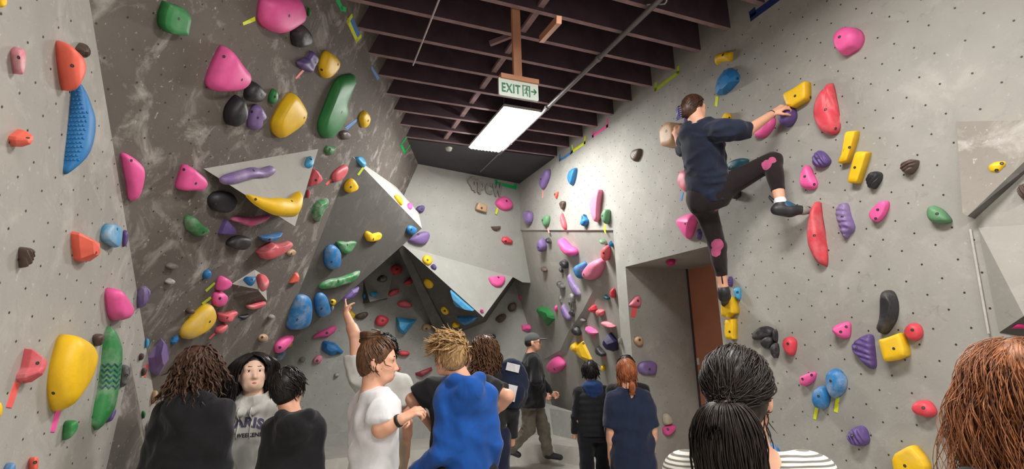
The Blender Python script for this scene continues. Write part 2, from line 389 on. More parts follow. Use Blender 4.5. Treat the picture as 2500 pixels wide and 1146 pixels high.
# ------------------------------------------------------------------ volumes bolted on the walls
def volume(name, vs, fs, mats, label, group='wooden volumes on the climbing walls', idx=None):
    mb = MB().add(vs, fs); o = mb.build(name, mats)
    if idx:
        for p, i in zip(o.data.polygons, idx): p.material_index = i
    return tag(o, label, 'volume', group)
vp = offray(PO, 1030, 558, .50)
vq1, vq2 = PO.hit(967, 456), offray(PO, 1022, 520, .30)
PV2 = plane3(vt, vb, vp)
vdeep = [p - PO.n * .06 for p in (vt, vb, vq1)]
P2T = plane3(vt, vp, vq1)
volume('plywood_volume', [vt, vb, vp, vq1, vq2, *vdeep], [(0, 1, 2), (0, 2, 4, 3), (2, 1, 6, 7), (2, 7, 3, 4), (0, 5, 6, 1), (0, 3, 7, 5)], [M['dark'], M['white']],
       'huge shaded plywood wedge volume with a lit pale upper edge', idx=[0, 1, 0, 0, 0, 0])  # lower face coloured as in shade, upper face coloured as if lit
wa, wb_, wc = PO.hit(497, 412), PO.hit(777, 364), offray(PO, 720, 553, .32)
wd_ = PO.hit(650, 470); PV1 = plane3(wa, wb_, wc)
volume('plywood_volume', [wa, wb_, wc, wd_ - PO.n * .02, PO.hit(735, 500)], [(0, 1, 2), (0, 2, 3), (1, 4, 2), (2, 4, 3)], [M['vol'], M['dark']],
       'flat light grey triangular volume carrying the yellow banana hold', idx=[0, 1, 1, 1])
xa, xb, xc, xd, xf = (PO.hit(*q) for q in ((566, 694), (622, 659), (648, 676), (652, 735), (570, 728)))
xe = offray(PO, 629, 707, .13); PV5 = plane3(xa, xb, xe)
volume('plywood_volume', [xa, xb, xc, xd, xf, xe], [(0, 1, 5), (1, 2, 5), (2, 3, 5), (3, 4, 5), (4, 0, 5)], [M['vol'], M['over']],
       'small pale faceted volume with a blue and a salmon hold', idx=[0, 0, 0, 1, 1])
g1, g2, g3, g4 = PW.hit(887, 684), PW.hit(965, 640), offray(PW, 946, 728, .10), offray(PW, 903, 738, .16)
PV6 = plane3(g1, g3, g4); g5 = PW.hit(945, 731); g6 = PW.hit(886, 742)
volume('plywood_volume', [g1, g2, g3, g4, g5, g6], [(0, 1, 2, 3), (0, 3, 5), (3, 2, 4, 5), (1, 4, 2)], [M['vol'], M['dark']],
       'grey kite-shaped volume with the chalked black hold, under the shaded wedge', idx=[0, 1, 1, 1])
hA = [PA.hit(1335, 640), PA.hit(1455, 640), offray(PA, 1454, 698, .03), offray(PA, 1422, 760, .045), offray(PA, 1387, 812, .045), offray(PA, 1368, 855, .04), PA.hit(1325, 880)]
hB = [PA.hit(1470, 700), PA.hit(1440, 765), PA.hit(1402, 815), PA.hit(1385, 865)]
volume('plywood_volume', hA + hB, [(0, 1, 2, 3), (0, 3, 4, 6), (6, 4, 5), (1, 7, 2), (2, 7, 8, 3), (3, 8, 9, 4), (4, 9, 10, 5), (5, 10, 6)], [M['alc'], M['low']],
       'tall thin grey volume with a zigzag edge in the alcove', idx=[0, 0, 0, 1, 1, 1, 1, 1])
# wedge on the near left wall, low
k1, k2, k3, k4 = PL.hit(319, 884), PL.hit(256, 1160), PL.hit(372, 1160), offray(PL, 336, 1030, .05)
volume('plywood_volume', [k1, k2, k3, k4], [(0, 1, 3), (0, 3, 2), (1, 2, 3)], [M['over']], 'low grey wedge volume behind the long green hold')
# near right: inset panel with a dark lower edge, and folds below it
ja, jb, jd = PR2.hit(2335, 297), PR2.hit(2600, 292), offray(PR2, 2362, 528, .07)
PJ2 = plane3(ja, jb, jd)
j = [ja, jb, PJ2.hit(2600, 300), jd, PJ2.hit(2350, 520)]
j2 = [PR2.hit(2600, 335), PR2.hit(2380, 535)]
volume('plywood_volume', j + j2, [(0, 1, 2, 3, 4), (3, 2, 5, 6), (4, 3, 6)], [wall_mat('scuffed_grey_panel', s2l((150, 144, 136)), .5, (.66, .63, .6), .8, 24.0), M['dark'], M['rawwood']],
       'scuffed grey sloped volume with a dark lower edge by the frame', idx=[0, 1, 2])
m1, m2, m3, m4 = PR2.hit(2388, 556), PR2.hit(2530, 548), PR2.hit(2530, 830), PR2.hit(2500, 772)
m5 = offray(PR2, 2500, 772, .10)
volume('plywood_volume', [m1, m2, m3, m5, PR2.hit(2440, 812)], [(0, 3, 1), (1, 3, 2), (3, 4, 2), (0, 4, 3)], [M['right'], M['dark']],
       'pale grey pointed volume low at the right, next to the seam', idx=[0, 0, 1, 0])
o = MB().beam(PR2.hit(2369, 560), PR2.hit(2414, 815), .009, .006, up=PR2.n).build('trim_8', M['white']); o['kind'] = 'structure'

# ------------------------------------------------------------------ bolt holes in the panels
def tnuts(pl, region, parent, step=.2, r=.0054, jit=.006, name='bolt_holes', n_off=.0015):
    """region: list of pixel polygons mapped on the plane; holes on a staggered grid inside"""
    P2 = [((q := pl.hit(*p)) - pl.p) for p in region]; poly = [(q.dot(pl.u), q.dot(pl.v)) for q in P2]
    def inside(x, y):
        c = False
        for i in range(len(poly)):
            (x1, y1), (x2, y2) = poly[i], poly[i - 1]
            if (y1 > y) != (y2 > y) and x < (x2 - x1) * (y - y1) / (y2 - y1) + x1: c = not c
        return c
    xs = [p[0] for p in poly]; ys = [p[1] for p in poly]; mb = MB(); rnd = random.Random(5); k = 0
    y = min(ys)
    while y < max(ys):
        x = min(xs) + (step / 2 if k % 2 else 0)
        while x < max(xs):
            if inside(x, y):
                c = pl.p + pl.u * (x + rnd.uniform(-jit, jit)) + pl.v * (y + rnd.uniform(-jit, jit)) + pl.n * n_off
                mb.add([c + (pl.u * math.cos(t) + pl.v * math.sin(t)) * r for t in [i * math.pi / 4 for i in range(8)]], [tuple(range(8))])
            x += step
        y += step * .5; k += 1
    o = mb.build(name, M['hole'], parent); o['kind'] = 'stuff'
tnuts(PR, [(2275, -20), (2430, 810), (2470, 1160), (1800, 1160), (1762, 800), (1735, 595), (1525, 645), (1495, 555), (1275, 555), (1275, 455), (1900, 5)], wall_right, .175)
tnuts(PL, [(-30, -30), (190, -10), (405, 900), (420, 1160), (-30, 1160)], wall_left, .16, .0042)
tnuts(PO, [(205, -10), (835, -10), (1015, 400), (980, 590), (665, 870), (430, 900)], wall_over, .2, .005)
tnuts(PBM, [(1020, 412), (1262, 545), (1245, 670), (990, 595)], wall_back_m, .26, .0042)
tnuts(PW, [(720, 840), (880, 690), (970, 625), (1060, 800), (1060, 1000), (740, 1010)], wall_low, .3, .0055)
tnuts(PR2, [(2295, 5), (2500, 5), (2500, 285), (2335, 290)], wall_near, .2)
tnuts(PJ, [(1532, 670), (1668, 662), (1690, 1000), (1545, 1000)], wall_right, .17, .0035)
# ------------------------------------------------------------------ climbing holds
CR = {'A1': (0, 0, 2.864), 'A2': (0, 380, 2.864), 'A3': (0, 746, 2.864), 'A4': (380, 0, 2.728), 'A5': (400, 360, 3.582), 'A6': (400, 640, 3.582),
      'A7': (820, 380, 3.581), 'A8': (820, 660, 3.821), 'B1': (1220, 380, 4.406), 'B2': (1220, 600, 4.406), 'B3': (1220, 780, 3.131), 'B4': (1480, 560, 3.371),
      'B5': (1580, 200, 1.976), 'B6': (1880, 0, 2.492), 'B7': (1880, 440, 2.729), 'B8': (1880, 780, 3.131), 'C5': (1300, 0, 2.728), 'D3': (1580, 780, 3.132), 'P': (0, 0, 1)}
WALLS = dict(L=PL, O=PO, V1=PV1, V2=PV2, V2T=P2T, V5=PV5, V6=PV6, BK=PBM, BT=PB, V3=P3, U=P3U, W=PW, A=PA, R=PR, J=PJ, S=PS, R2=PR2)
GROUPS = dict(L='climbing holds on the left grey wall', O='climbing holds on the brown overhang', V1='climbing holds on the brown overhang', V2='climbing holds on the charcoal volume',
              V2T='climbing holds on the charcoal volume', V5='climbing holds on the brown overhang', V6='climbing holds on the low back wall', BK='climbing holds on the upper back wall',
              BT='climbing holds on the upper back wall', V3='climbing holds on the upper back wall', U='climbing holds under the back wedge', W='climbing holds on the low back wall',
              A='climbing holds in the alcove', R='climbing holds on the right wall', J='climbing holds by the doorway', S='climbing holds by the doorway', R2='climbing holds on the near right wall')
def parse(crop, s):
    x0, y0, k = CR[crop]
    return [(x0 + float(a) / k, y0 + float(b) / k) for a, b in (p.split(',') for p in s.split())]
PROFB = [(1, 0), (.985, .6), (.955, .88), (.9, 1.0), (.6, 1.02), (.3, 1.03), (0, 1.03)]
def chaikin(P, n=2):
    for _ in range(n):
        Q = []
        for i in range(len(P)):
            a, b = P[i], P[(i + 1) % len(P)]
            Q += [a * .78 + b * .22, a * .22 + b * .78]
        P = Q
    return P
def resample(P, n):
    L = [(P[(i + 1) % len(P)] - P[i]).length for i in range(len(P))]; T = sum(L); out = []; i = 0; acc = 0
    for k in range(n):
        s = T * k / n
        while acc + L[i] < s: acc += L[i]; i += 1
        out.append(P[i].lerp(P[(i + 1) % len(P)], (s - acc) / max(L[i], 1e-9)))
    return out
PROF = dict(d=[(1, 0), (.99, .26), (.95, .5), (.86, .74), (.7, .9), (.48, .98), (.24, 1.0), (0, 1.01)],
            s=[(1, 0), (.995, .45), (.97, .74), (.91, .93), (.8, 1.0), (.5, 1.03), (.25, 1.05), (0, 1.06)],
            p=[(1, 0), (.96, .2), (.86, .42), (.7, .63), (.5, .8), (.3, .92), (.12, 1.0), (0, 1.02)],
            f=[(1, 0), (.93, .42), (.5, .95), (0, 1.02)])
_bolt = None
def bolt_mesh():
    global _bolt
    if _bolt is None:
        vs = []; fs = []; n = 8
        for r, z in ((.86, -.05), (.82, .07), (.66, .10), (.56, .05), (.3, .05), (0.01, .06)):
            vs += [(r * math.cos(2 * math.pi * i / n), r * math.sin(2 * math.pi * i / n), z) for i in range(n)]
        for k in range(5):
            fs += [(k * n + i, k * n + (i + 1) % n, (k + 1) * n + (i + 1) % n, (k + 1) * n + i) for i in range(n)]
        _bolt = mesh('bolt', vs, fs); _bolt.materials.append(M['hole']); _bolt.materials.append(M['steel'])
        for i, p in enumerate(_bolt.polygons):
            if 4 * n <= i: p.material_index = 1
    return _bolt
def orient(n):
    return Vector(n).to_track_quat('Z', 'Y').to_matrix().to_4x4()
NH = [0]
def H(wall, crop, h, style, colr, pts, label, holes='', chalk=0, peak=None, amp=None, rdir=None, fix=1.0, name='climbing_hold', cat='climbing hold'):
    pl = WALLS[wall]; px = parse(crop, pts)
    NH[0] += 1; rnd = random.Random(NH[0])
    P3 = [pl.hit(*q) for q in px]
    c = sum(P3, Vector()) / len(P3)
    P = [Vector(((p - c).dot(pl.u), (p - c).dot(pl.v))) for p in P3]
    d = (CAM - c).normalized(); dn = max(d.dot(pl.n), .12)
    S = Vector((-d.dot(pl.u), -d.dot(pl.v))) * (h / dn)
    if S.length > 1e-4:
        sd = S.normalized(); a = [p.dot(sd) for p in P]; rg = max(a) - min(a)
        if S.length > .8 * rg: kk = .8 * rg / S.length; h *= kk; S *= kk
    if fix and S.length > 1e-4:
        sd = S.normalized(); a = [p.dot(sd) for p in P]; lo, hi = min(a), max(a); rg = hi - lo
        ext = max(0, S.length * .6 - .12 * rg) * fix; k = max(.55, (rg - ext) / rg)
        P = [p + sd * ((lo + (p.dot(sd) - lo) * k) - p.dot(sd)) for p in P]
    pk = Vector((0, 0))
    if peak:
        q = pl.off(h).hit(*parse(crop, peak)[0]); pk = Vector(((q - c).dot(pl.u), (q - c).dot(pl.v)))
    vs = []; fs = []
    if style == 'c':     # two chains: arched loft between them
        n = len(P) // 2; up, lo_ = P[:n], P[n:]
        def spl(ch):
            out = []
            for i in range(len(ch) - 1):
                p0, p1, p2, p3 = ch[max(i - 1, 0)], ch[i], ch[i + 1], ch[min(i + 2, len(ch) - 1)]
                for t in (0, .33, .67):
                    out.append(.5 * ((2 * p1) + (p2 - p0) * t + (2 * p0 - 5 * p1 + 4 * p2 - p3) * t * t + (3 * p1 - p0 - 3 * p2 + p3) * t ** 3))
            return out + [ch[-1]]
        up, lo_ = spl(up), spl(lo_); m = len(up); K = 9
        wmax = max((a - b).length for a, b in zip(up, lo_))
        for i in range(m):
            hh = h * min(1, .35 + .75 * ((up[i] - lo_[i]).length / wmax)) * (.75 if i in (0, m - 1) else 1)
            for k in range(K):
                th = math.pi * k / (K - 1); p = up[i].lerp(lo_[i], .5 - .5 * math.cos(th))
                vs.append(Vector((p.x, p.y, hh * math.sin(th) ** .75 - .004 * (k in (0, K - 1)))))
        for i in range(m - 1):
            for k in range(K - 1):
                fs.append((i * K + k, (i + 1) * K + k, (i + 1) * K + k + 1, i * K + k + 1))
        fs += [tuple(range(K)), tuple((m - 1) * K + k for k in range(K))[::-1]]
        sm = True
    else:
        prof = PROFB if style == 'b' else PROF['d' if style in ('r', 'j', 'g') else style]; sm = style != 'f'
        if style == 'f': ring = P
        elif style == 'b':
            ring = P
            for cr in (.10, .2):
                Q = []
                for i in range(len(ring)):
                    a, b2 = ring[i], ring[(i + 1) % len(ring)]; Q += [a.lerp(b2, cr), a.lerp(b2, 1 - cr)]
                ring = Q
        else:
            ring = resample(chaikin(P, 2), 36)
        if style == 'r':
            pr = []
            for (s1_, z1_), (s2_, z2_) in zip(prof[:-1], prof[1:]): pr += [(s1_, z1_), (s1_ * .67 + s2_ * .33, z1_ * .67 + z2_ * .33), (s1_ * .33 + s2_ * .67, z1_ * .33 + z2_ * .67)]
            prof = pr + [prof[-1]]; ring = resample(chaikin(P, 2), 64)
        n = len(ring); size = max(p.length for p in ring)
        for s, z in prof[:-1]:
            for p in ring:
                q = p * s + pk * (1 - s)
                vs.append(Vector((q.x, q.y, h * z - (.004 if z == 0 else 0))))
        vs.append(Vector((pk.x, pk.y, h * prof[-1][1])))
        for k in range(len(prof) - 2):
            fs += [(k * n + i, k * n + (i + 1) % n, (k + 1) * n + (i + 1) % n, (k + 1) * n + i) for i in range(n)]
        b = (len(prof) - 2) * n; fs += [(b + i, b + (i + 1) % n, len(vs) - 1) for i in range(n)]
        fs.append(tuple(range(n))[::-1])
    size = max(v.length for v in vs)
    amp = amp if amp is not None else (0 if style in ('f', 's', 'b') else .035)
    off = Vector((rnd.uniform(-9, 9), rnd.uniform(-9, 9), 0))
    for i, v_ in enumerate(vs):
        if v_.z <= 0: continue
        if style == 'r':
            ang = rdir if rdir is not None else 0.3
            t = (v_.x * math.cos(ang) + v_.y * math.sin(ang)) / size
            vs[i] = v_ + Vector((0, 0, h * .075 * math.sin(t * 22 + 1.6 * noise.noise(v_ / size * 2 + off))))
        elif style == 'j':
            t = (v_.y / size - .15)
            vs[i] = v_ - Vector((0, 0, .5 * h * math.exp(-(t * t) / .08 - (v_.x / size) ** 2 / .3)))
        elif style == 'g':   # groove along the long axis
            ang = rdir if rdir is not None else 1.5
            t = (-v_.x * math.sin(ang) + v_.y * math.cos(ang)) / size + .30
            vs[i] = v_ - Vector((0, 0, .42 * h * math.exp(-(t * t) / .0035)))
        if amp and style != 'f':
            q = vs[i]; nv = noise.noise_vector(q / size * 1.9 + off) * (size * amp)
            vs[i] = q + Vector((nv.x, nv.y, nv.z if q.z + nv.z > .002 else 0))
    # fit the silhouette seen from the photograph's standpoint to the traced outline: points slide along the wall, heights stay
    def proj(q):
        q = q - CAM; w = q.dot(W_); return 1250 + F * q.dot(R_) / w, 573 - F * q.dot(U_) / w
    pr = [proj(c + pl.u * v_.x + pl.v * v_.y + pl.n * v_.z) for v_ in vs]; af = []
    for ax in (0, 1):
        a0, a1 = min(p[ax] for p in pr), max(p[ax] for p in pr); b0, b1 = min(p[ax] for p in px), max(p[ax] for p in px)
        k = max(.5, min(1.7, (b1 - b0) / max(a1 - a0, 1e-6))); af.append((k, (b0 + b1) / 2 - k * (a0 + a1) / 2))
    new = []
    for v_, p in zip(vs, pr):
        q = pl.off(v_.z).hit(p[0] * af[0][0] + af[0][1], p[1] * af[1][0] + af[1][1]) - c
        new.append(Vector((q.dot(pl.u), q.dot(pl.v), v_.z)))
    vs = new
    me = mesh(name, vs, fs)
    bm = bmesh.new(); bm.from_mesh(me); bmesh.ops.recalc_face_normals(bm, faces=bm.faces)
    if style == 'f': bmesh.ops.bevel(bm, geom=[e for e in bm.edges if not e.is_boundary], offset=min(.006, size * .05), segments=2, affect='EDGES', profile=.6, clamp_overlap=True)
    bm.to_mesh(me); bm.free()
    o = link(name, me, None, HM(colr, chalk), sm)
    Mx = Matrix((pl.u, pl.v, pl.n)).transposed().to_4x4(); Mx.translation = c
    o.matrix_world = Mx
    tag(o, label, cat, GROUPS[wall])
    if holes:
        inv = Mx.inverted(); lc = inv @ CAM
        bv = BVHTree.FromPolygons([v_.co for v_ in me.vertices], [p.vertices for p in me.polygons])
        for q in parse(crop, holes):
            dr = (inv.to_3x3() @ ray(*q)).normalized()
            loc, nn, _, _ = bv.ray_cast(lc, dr)
            if loc is None: continue
            b = bpy.data.objects.new('bolt', bolt_mesh()); col.objects.link(b); b.parent = o
            r = max(.0055, 3.5 * (CAM - c).length / F)
            b.matrix_local = Matrix.Translation(loc) @ orient(nn) @ Matrix.Scale(r, 4)
    return o
def TAPE(wall, crop, colr, pts, label):
    pl = WALLS[wall].off(.0025); ps = [pl.hit(*q) for q in parse(crop, pts)]
    o = MB().prism(ps, -pl.n * .0035).build('tape_strip', TM[colr]); return tag(o, label, 'tape', 'tape strips marking the routes')
def BRACKET(wall, crop, colr, pts, w, label):
    """a frame of tape strips: open polyline of pixel points, width w in metres"""
    pl = WALLS[wall].off(.002); ps = [pl.hit(*q) for q in parse(crop, pts)]; mb = MB()
    for a, b in zip(ps[:-1], ps[1:]):
        t = (b - a).normalized() * w * .5; mb.beam(a - t, b + t, w, .003, up=pl.n)
    return tag(mb.build('tape_bracket', TM[colr]), label, 'tape', 'tape frames along the ceiling edge')

# ---- left wall
H('L', 'A1', .07, 'd', 'coral', '380,290 410,280 450,303 540,355 588,390 602,430 590,480 550,550 500,625 475,637 450,615 415,520 385,400', 'large coral shield-shaped hold above the long blue dimpled hold', '505,460')
H('L', 'A1', .03, 's', 'rose', '62,345 150,325 178,345 182,400 165,470 140,522 110,515 85,450', 'faded pink tongue-shaped hold near the upper left frame edge', '130,402', .7)
H('L', 'A1', .05, 'f', 'coral', '48,970 55,945 130,920 195,900 230,905 232,935 200,985 160,1030 130,1025 70,1005', 'small coral wedge hold at the left edge, below the faded pink one', '195,965')
H('L', 'P', .06, 'c', 'blue', '184,196 181,225 174,280 166,330 157,385 151,410 190,196 215,235 234,285 234,325 205,378 153,426', 'long blue crescent hold with a dimpled face', amp=.01)
H('L', 'A1', .04, 'r', 'brown', '515,345 545,322 600,298 635,325 632,380 605,405 560,365', 'small brown ribbed hold behind the large coral shield', '595,385')
H('L', 'A1', .05, 'd', 'yellow', '-60,-60 50,-40 48,5 25,30 -10,52 -60,30', 'yellow hold cut off by the top left corner of the frame')
H('L', 'A2', .07, 'f', 'coral', '487,545 500,528 560,545 680,580 694,602 662,640 668,658 695,680 702,710 660,744 580,744 528,725 503,640', 'blocky coral hold with a notched right side, left of a pale blue one', '672,682')
H('L', 'A2', .04, 's', 'lblue', '693,550 705,510 745,475 800,480 850,510 857,560 825,644 760,615 700,590', 'pale blue flat hold at the right edge of the left wall', '820,515', .6)
H('L', 'A2', .03, 'd', 'purple', '855,530 880,520 897,545 890,590 858,640 850,600', 'tiny purple hold touching the pale blue flat hold')
H('L', 'A2', .045, 'r', 'brown', '118,655 130,638 200,638 248,655 240,685 190,745 140,788 122,760', 'brown ribbed triangular hold at mid height by the left edge', rdir=.9)
H('L', 'A2', .07, 'd', 'pink', '725,945 770,922 830,965 905,1035 940,1085 925,1125 830,1162 790,1150 755,1110 740,1040', 'pink rounded fin hold above the long green one')
H('L', 'A2', .05, 'r', 'lav', '955,975 960,930 990,905 1045,930 1053,960 1030,1000 965,1068 953,1010', 'lilac ribbed hold at the corner, right of the pink fin', chalk=.3)
H('L', 'A3', .06, 'f', 'salmon', '100,520 105,490 160,440 200,300 225,303 325,350 332,375 300,455 217,550 180,525 130,542', 'salmon angular hold with coral tape hanging from it', '262,405', .3)
TAPE('L', 'A3', 'coral', '103,540 145,535 85,718 48,712', 'coral tape strip under the salmon angular hold')
H('L', 'A3', .085, 'd', 'yellow', '395,260 420,212 455,202 560,225 650,270 687,320 682,380 650,450 590,560 500,650 430,722 380,744 345,700 323,620 320,520 340,400', 'giant smooth yellow teardrop hold low on the left wall', '372,615', amp=.01)
TAPE('L', 'A3', 'pink', '390,740 428,738 385,888 357,885', 'pink tape strip under the giant yellow teardrop hold')
H('L', 'A3', .06, 'c', 'green', '738,200 728,260 718,340 706,450 690,545 655,690 635,790 632,840 765,148 800,175 842,255 857,345 845,500 800,690 735,790 668,876', 'long green leaf hold with a chalked woven band', chalk=.3, amp=.012)
H('L', 'A3', .035, 'd', 'brown', '638,240 645,210 700,198 735,213 735,245 680,287', 'small brown hold between the giant yellow and long green holds', '715,235')
H('L', 'A3', .04, 'd', 'black', '850,415 905,420 912,470 872,542 835,577 840,480', 'black hold half hidden behind the long green leaf hold', '885,490', .5)
H('L', 'A3', .045, 'd', 'green', '428,945 430,850 450,815 510,803 547,825 522,882 440,937', 'small dark green hold below the pink tape', chalk=.2)
H('L', 'A3', .03, 'd', 'purple', '735,825 738,790 790,708 812,720 802,762 750,817', 'thin purple hold peeking from behind the green leaf tip')
H('L', 'A3', .05, 'd', 'yellow', '-60,690 0,670 18,720 10,770 0,800 -60,800', 'yellow hold cut off by the left edge, low on the wall')
H('L', 'A3', .04, 's', 'coral', '190,1080 220,1060 270,1065 262,1146 245,1185 195,1185', 'small coral block hold at the bottom left', '245,1100')
H('L', 'A3', .04, 'd', 'blue', '10,1160 50,1115 90,1100 110,1125 105,1185 20,1200', 'blue hold at the very bottom left corner', chalk=.4)
H('L', 'A3', .08, 'f', 'lav', '1065,190 1105,215 1148,255 1190,310 1165,360 1174,410 1085,500 1048,460 1030,370 1045,270', 'large lilac star-like faceted hold beside the dreadlocked person', peak='1120,340')
H('L', 'A3', .025, 'd', 'lblue', '1010,290 1012,232 1045,235 1040,270 1020,298', 'tiny blue hold left of the lilac star-like hold')
H('L', 'A3', .025, 'd', 'brown', '968,345 1005,335 1010,357 975,388', 'tiny brown hold above another, left of the lilac star')
TAPE('L', 'A3', 'coral', '1020,412 1040,415 1022,505 1008,500', 'short coral tape strip left of the lilac star-like hold')
H('L', 'A3', .03, 'd', 'brown', '985,440 1030,438 1028,462 990,495', 'tiny brown hold on the short coral tape')
H('L', 'A3', .045, 'd', 'salmon', '1095,610 1098,560 1130,548 1170,558 1190,580 1155,615', 'salmon hold peeking over the dreadlocked person\'s left shoulder')
H('L', 'A3', .035, 'd', 'beige', '1075,600 1100,595 1108,640 1065,692 1053,650', 'beige hold next to the dreadlocked person\'s left shoulder')
H('L', 'A3', .02, 'd', 'green', '988,745 1005,738 1018,765 1005,795 992,780', 'tiny green hold left of the dreadlocked person')
H('L', 'A3', .045, 'd', 'black', '1015,830 1060,800 1098,830 1095,890 1050,922 1018,890', 'black hold covered in chalk left of the dreadlocked person', chalk=.9)

# ---- brown overhang
H('O', 'A2', .05, 'd', 'pink', '835,-10 843,-24 870,-18 960,25 1008,65 1014,140 995,210 967,295 935,316 905,302 888,200 858,80', 'tall pink fin hold at the lower left edge of the overhang', '918,35')
H('O', 'A4', .05, 'b', 'green', '45,0 100,20 180,42 228,90 238,120 225,180 214,237 150,234 70,222 18,187 2,150 9,80', 'green leaf-shaped plate hold at the top of the overhang', '155,125', .15)
H('O', 'A4', .09, 'd', 'pink', '685,-40 960,-40 1003,60 1006,100 987,140 902,187 815,222 770,214 698,177 666,120 673,50', 'big pink rounded hold cut by the top frame edge', '890,105', amp=.01)
TAPE('O', 'A4', 'yellow', '580,150 662,112 665,140 585,170', 'neon yellow tape strip left of the topmost big pink hold')
H('O', 'A4', .03, 'd', 'green', '1005,70 1020,48 1036,65 1031,90 1010,107', 'tiny green hold right of the topmost pink hold')
H('O', 'A4', .07, 'd', 'black', '890,200 945,163 985,158 1030,205 1047,250 1032,302 990,312 915,316 893,260', 'black boulder hold under the topmost pink hold', '1003,250', .15)
H('O', 'A4', .05, 'j', 'purple', '925,410 960,400 1015,385 1040,338 1075,363 1087,400 1067,440 1042,482 1000,478 950,445', 'purple crescent jug hold left of a yellow rounded hold', '1065,420', .2)
TAPE('O', 'A4', 'coral', '930,520 985,456 995,468 940,527', 'coral tape strip under the purple crescent jug')
H('O', 'A4', .06, 'd', 'yellow', '1078,440 1093,380 1120,337 1140,333 1212,380 1230,410 1224,450 1182,492 1140,522 1108,520 1083,480', 'yellow rounded triangular hold high on the overhang, right of the purple jug', '1215,430 1105,465', amp=.01)
H('O', 'A4', .10, 'd', 'pink', '435,303 450,296 475,318 560,418 632,488 639,525 622,562 560,602 480,609 368,610 322,572 320,540 348,460 398,360', 'large pink triangular hold in the upper middle of the overhang', '455,377 575,532', amp=.01)
H('O', 'A4', .06, 'd', 'black', '580,610 600,570 650,538 700,578 737,610 717,657 680,682 620,677 583,650', 'black rounded hold tucked under the large pink triangle', '708,632', .15)
H('O', 'A4', .08, 'd', 'black', '445,750 460,700 550,628 592,660 617,720 607,790 572,827 490,844 453,800', 'big black hold below the large pink triangle, left of a purple one', '545,652 573,772')
H('O', 'A4', .06, 'd', 'lav', '620,730 650,693 690,693 740,750 732,780 702,802 697,852 650,869 603,840 606,780', 'purple lumpy hold between the big black and big yellow holds', '640,745 680,785', amp=.08)
H('O', 'A4', .04, 'd', 'green', '745,640 765,603 795,588 817,610 817,655 780,692 743,675', 'small green oval hold above the big yellow one', '795,645')
H('O', 'A4', .075, 'd', 'yellow', '758,830 768,790 818,700 880,623 905,613 947,640 1007,735 1010,770 992,820 922,872 840,920 810,920 773,887', 'big smooth yellow hold in the middle of the overhang', '990,785', peak='880,770', amp=.005)
H('O', 'A4', .08, 'd', 'green', '1070,840 1078,790 1108,720 1158,600 1198,520 1250,493 1325,488 1334,510 1312,560 1272,650 1262,690 1280,720 1272,760 1232,852 1180,902 1130,924 1083,887', 'long green claw-shaped hold on the right of the overhang', '1240,748', peak='1180,740', amp=.015)
H('O', 'A4', .05, 'd', 'yellow', '1348,790 1363,760 1395,733 1427,775 1432,800 1417,832 1375,852', 'small yellow hold near the right edge of the overhang', '1415,805')
TAPE('O', 'A4', 'blue', '1260,850 1340,790 1347,802 1277,867', 'blue tape strip left of the small yellow hold')
H('O', 'A4', .035, 'd', 'brown', '1217,900 1225,875 1258,866 1292,878 1300,905 1280,928 1240,932', 'small brown round hold by the green claw\'s lower end', '1245,900 1275,895')
H('O', 'A4', .035, 'f', 'green', '1120,990 1135,968 1200,980 1180,1015 1150,1037 1125,1020', 'small green wedge hold above the grey triangular volume', '1160,995', .2)
BRACKET('O', 'A4', 'green', '1212,2 1238,55 1262,62', .035, 'green tape corner at the top of the overhang')
BRACKET('O', 'A4', 'yellow', '1302,112 1282,140 1340,268 1362,245', .035, 'yellow tape frame at the overhang\'s ceiling edge')
TAPE('O', 'A4', 'blue', '1310,112 1362,225 1345,248 1292,140', 'blue tape patch inside the yellow tape frame')
TAPE('O', 'A4', 'blue', '1440,440 1492,520 1478,535 1436,460', 'blue tape strip lower on the overhang\'s ceiling edge')
BRACKET('O', 'A4', 'green', '1668,918 1635,965 1660,1018 1692,970', .035, 'green tape frame near the far end of the overhang')
H('O', 'A5', .08, 'd', 'pink', '90,345 128,220 153,153 185,141 242,175 352,250 384,300 377,330 332,374 290,382 200,367 108,372', 'pink flared triangular hold at the corner of the grey triangular volume', '175,195 280,317', amp=.01)
H('O', 'A5', .06, 'd', 'black', '372,440 430,385 520,376 602,400 642,450 622,512 560,562 500,574 420,547 383,500', 'large black oval hold in the shade of the triangular volume', '455,495')
H('V1', 'A5', .045, 'c', 'lav', '478,270 520,235 620,205 720,178 790,172 840,180 910,158 976,195 488,300 540,328 640,320 720,292 790,267 850,264 930,257 980,237', 'purple wrinkled sausage-shaped hold on the grey triangular volume', '785,203', .25, amp=.05)
H('V1', 'A5', .06, 'c', 'yellow', '712,408 780,422 900,442 1010,440 1060,447 1120,438 1180,384 1200,384 718,425 790,492 880,547 980,592 1060,605 1140,606 1188,595 1217,490', 'yellow banana-shaped hold on the grey triangular volume', '802,455 1120,470', amp=.006)
H('V1', 'A5', .04, 'd', 'lblue', '1225,150 1260,85 1285,76 1312,110 1302,170 1275,187 1238,170', 'small light blue hold at the upper tip of the triangular volume', '1287,103', .2)
H('O', 'A5', .06, 'f', 'salmon', '1300,180 1345,205 1392,260 1367,302 1330,322 1255,345 1265,270', 'salmon angular hold behind the right edge of the triangular volume', '1330,288')
H('O', 'A5', .035, 'd', 'salmon', '1238,400 1265,366 1282,385 1277,410 1238,445', 'tiny salmon hold just behind the triangular volume')
H('O', 'A5', .045, 'd', 'salmon', '1460,260 1480,210 1540,170 1590,148 1614,165 1602,210 1562,267 1500,302 1470,297', 'salmon oval hold with tape, left of the shaded wedge tip')
TAPE('O', 'A5', 'coral', '1413,320 1460,278 1470,290 1425,334', 'short coral tape strip under the salmon oval hold')
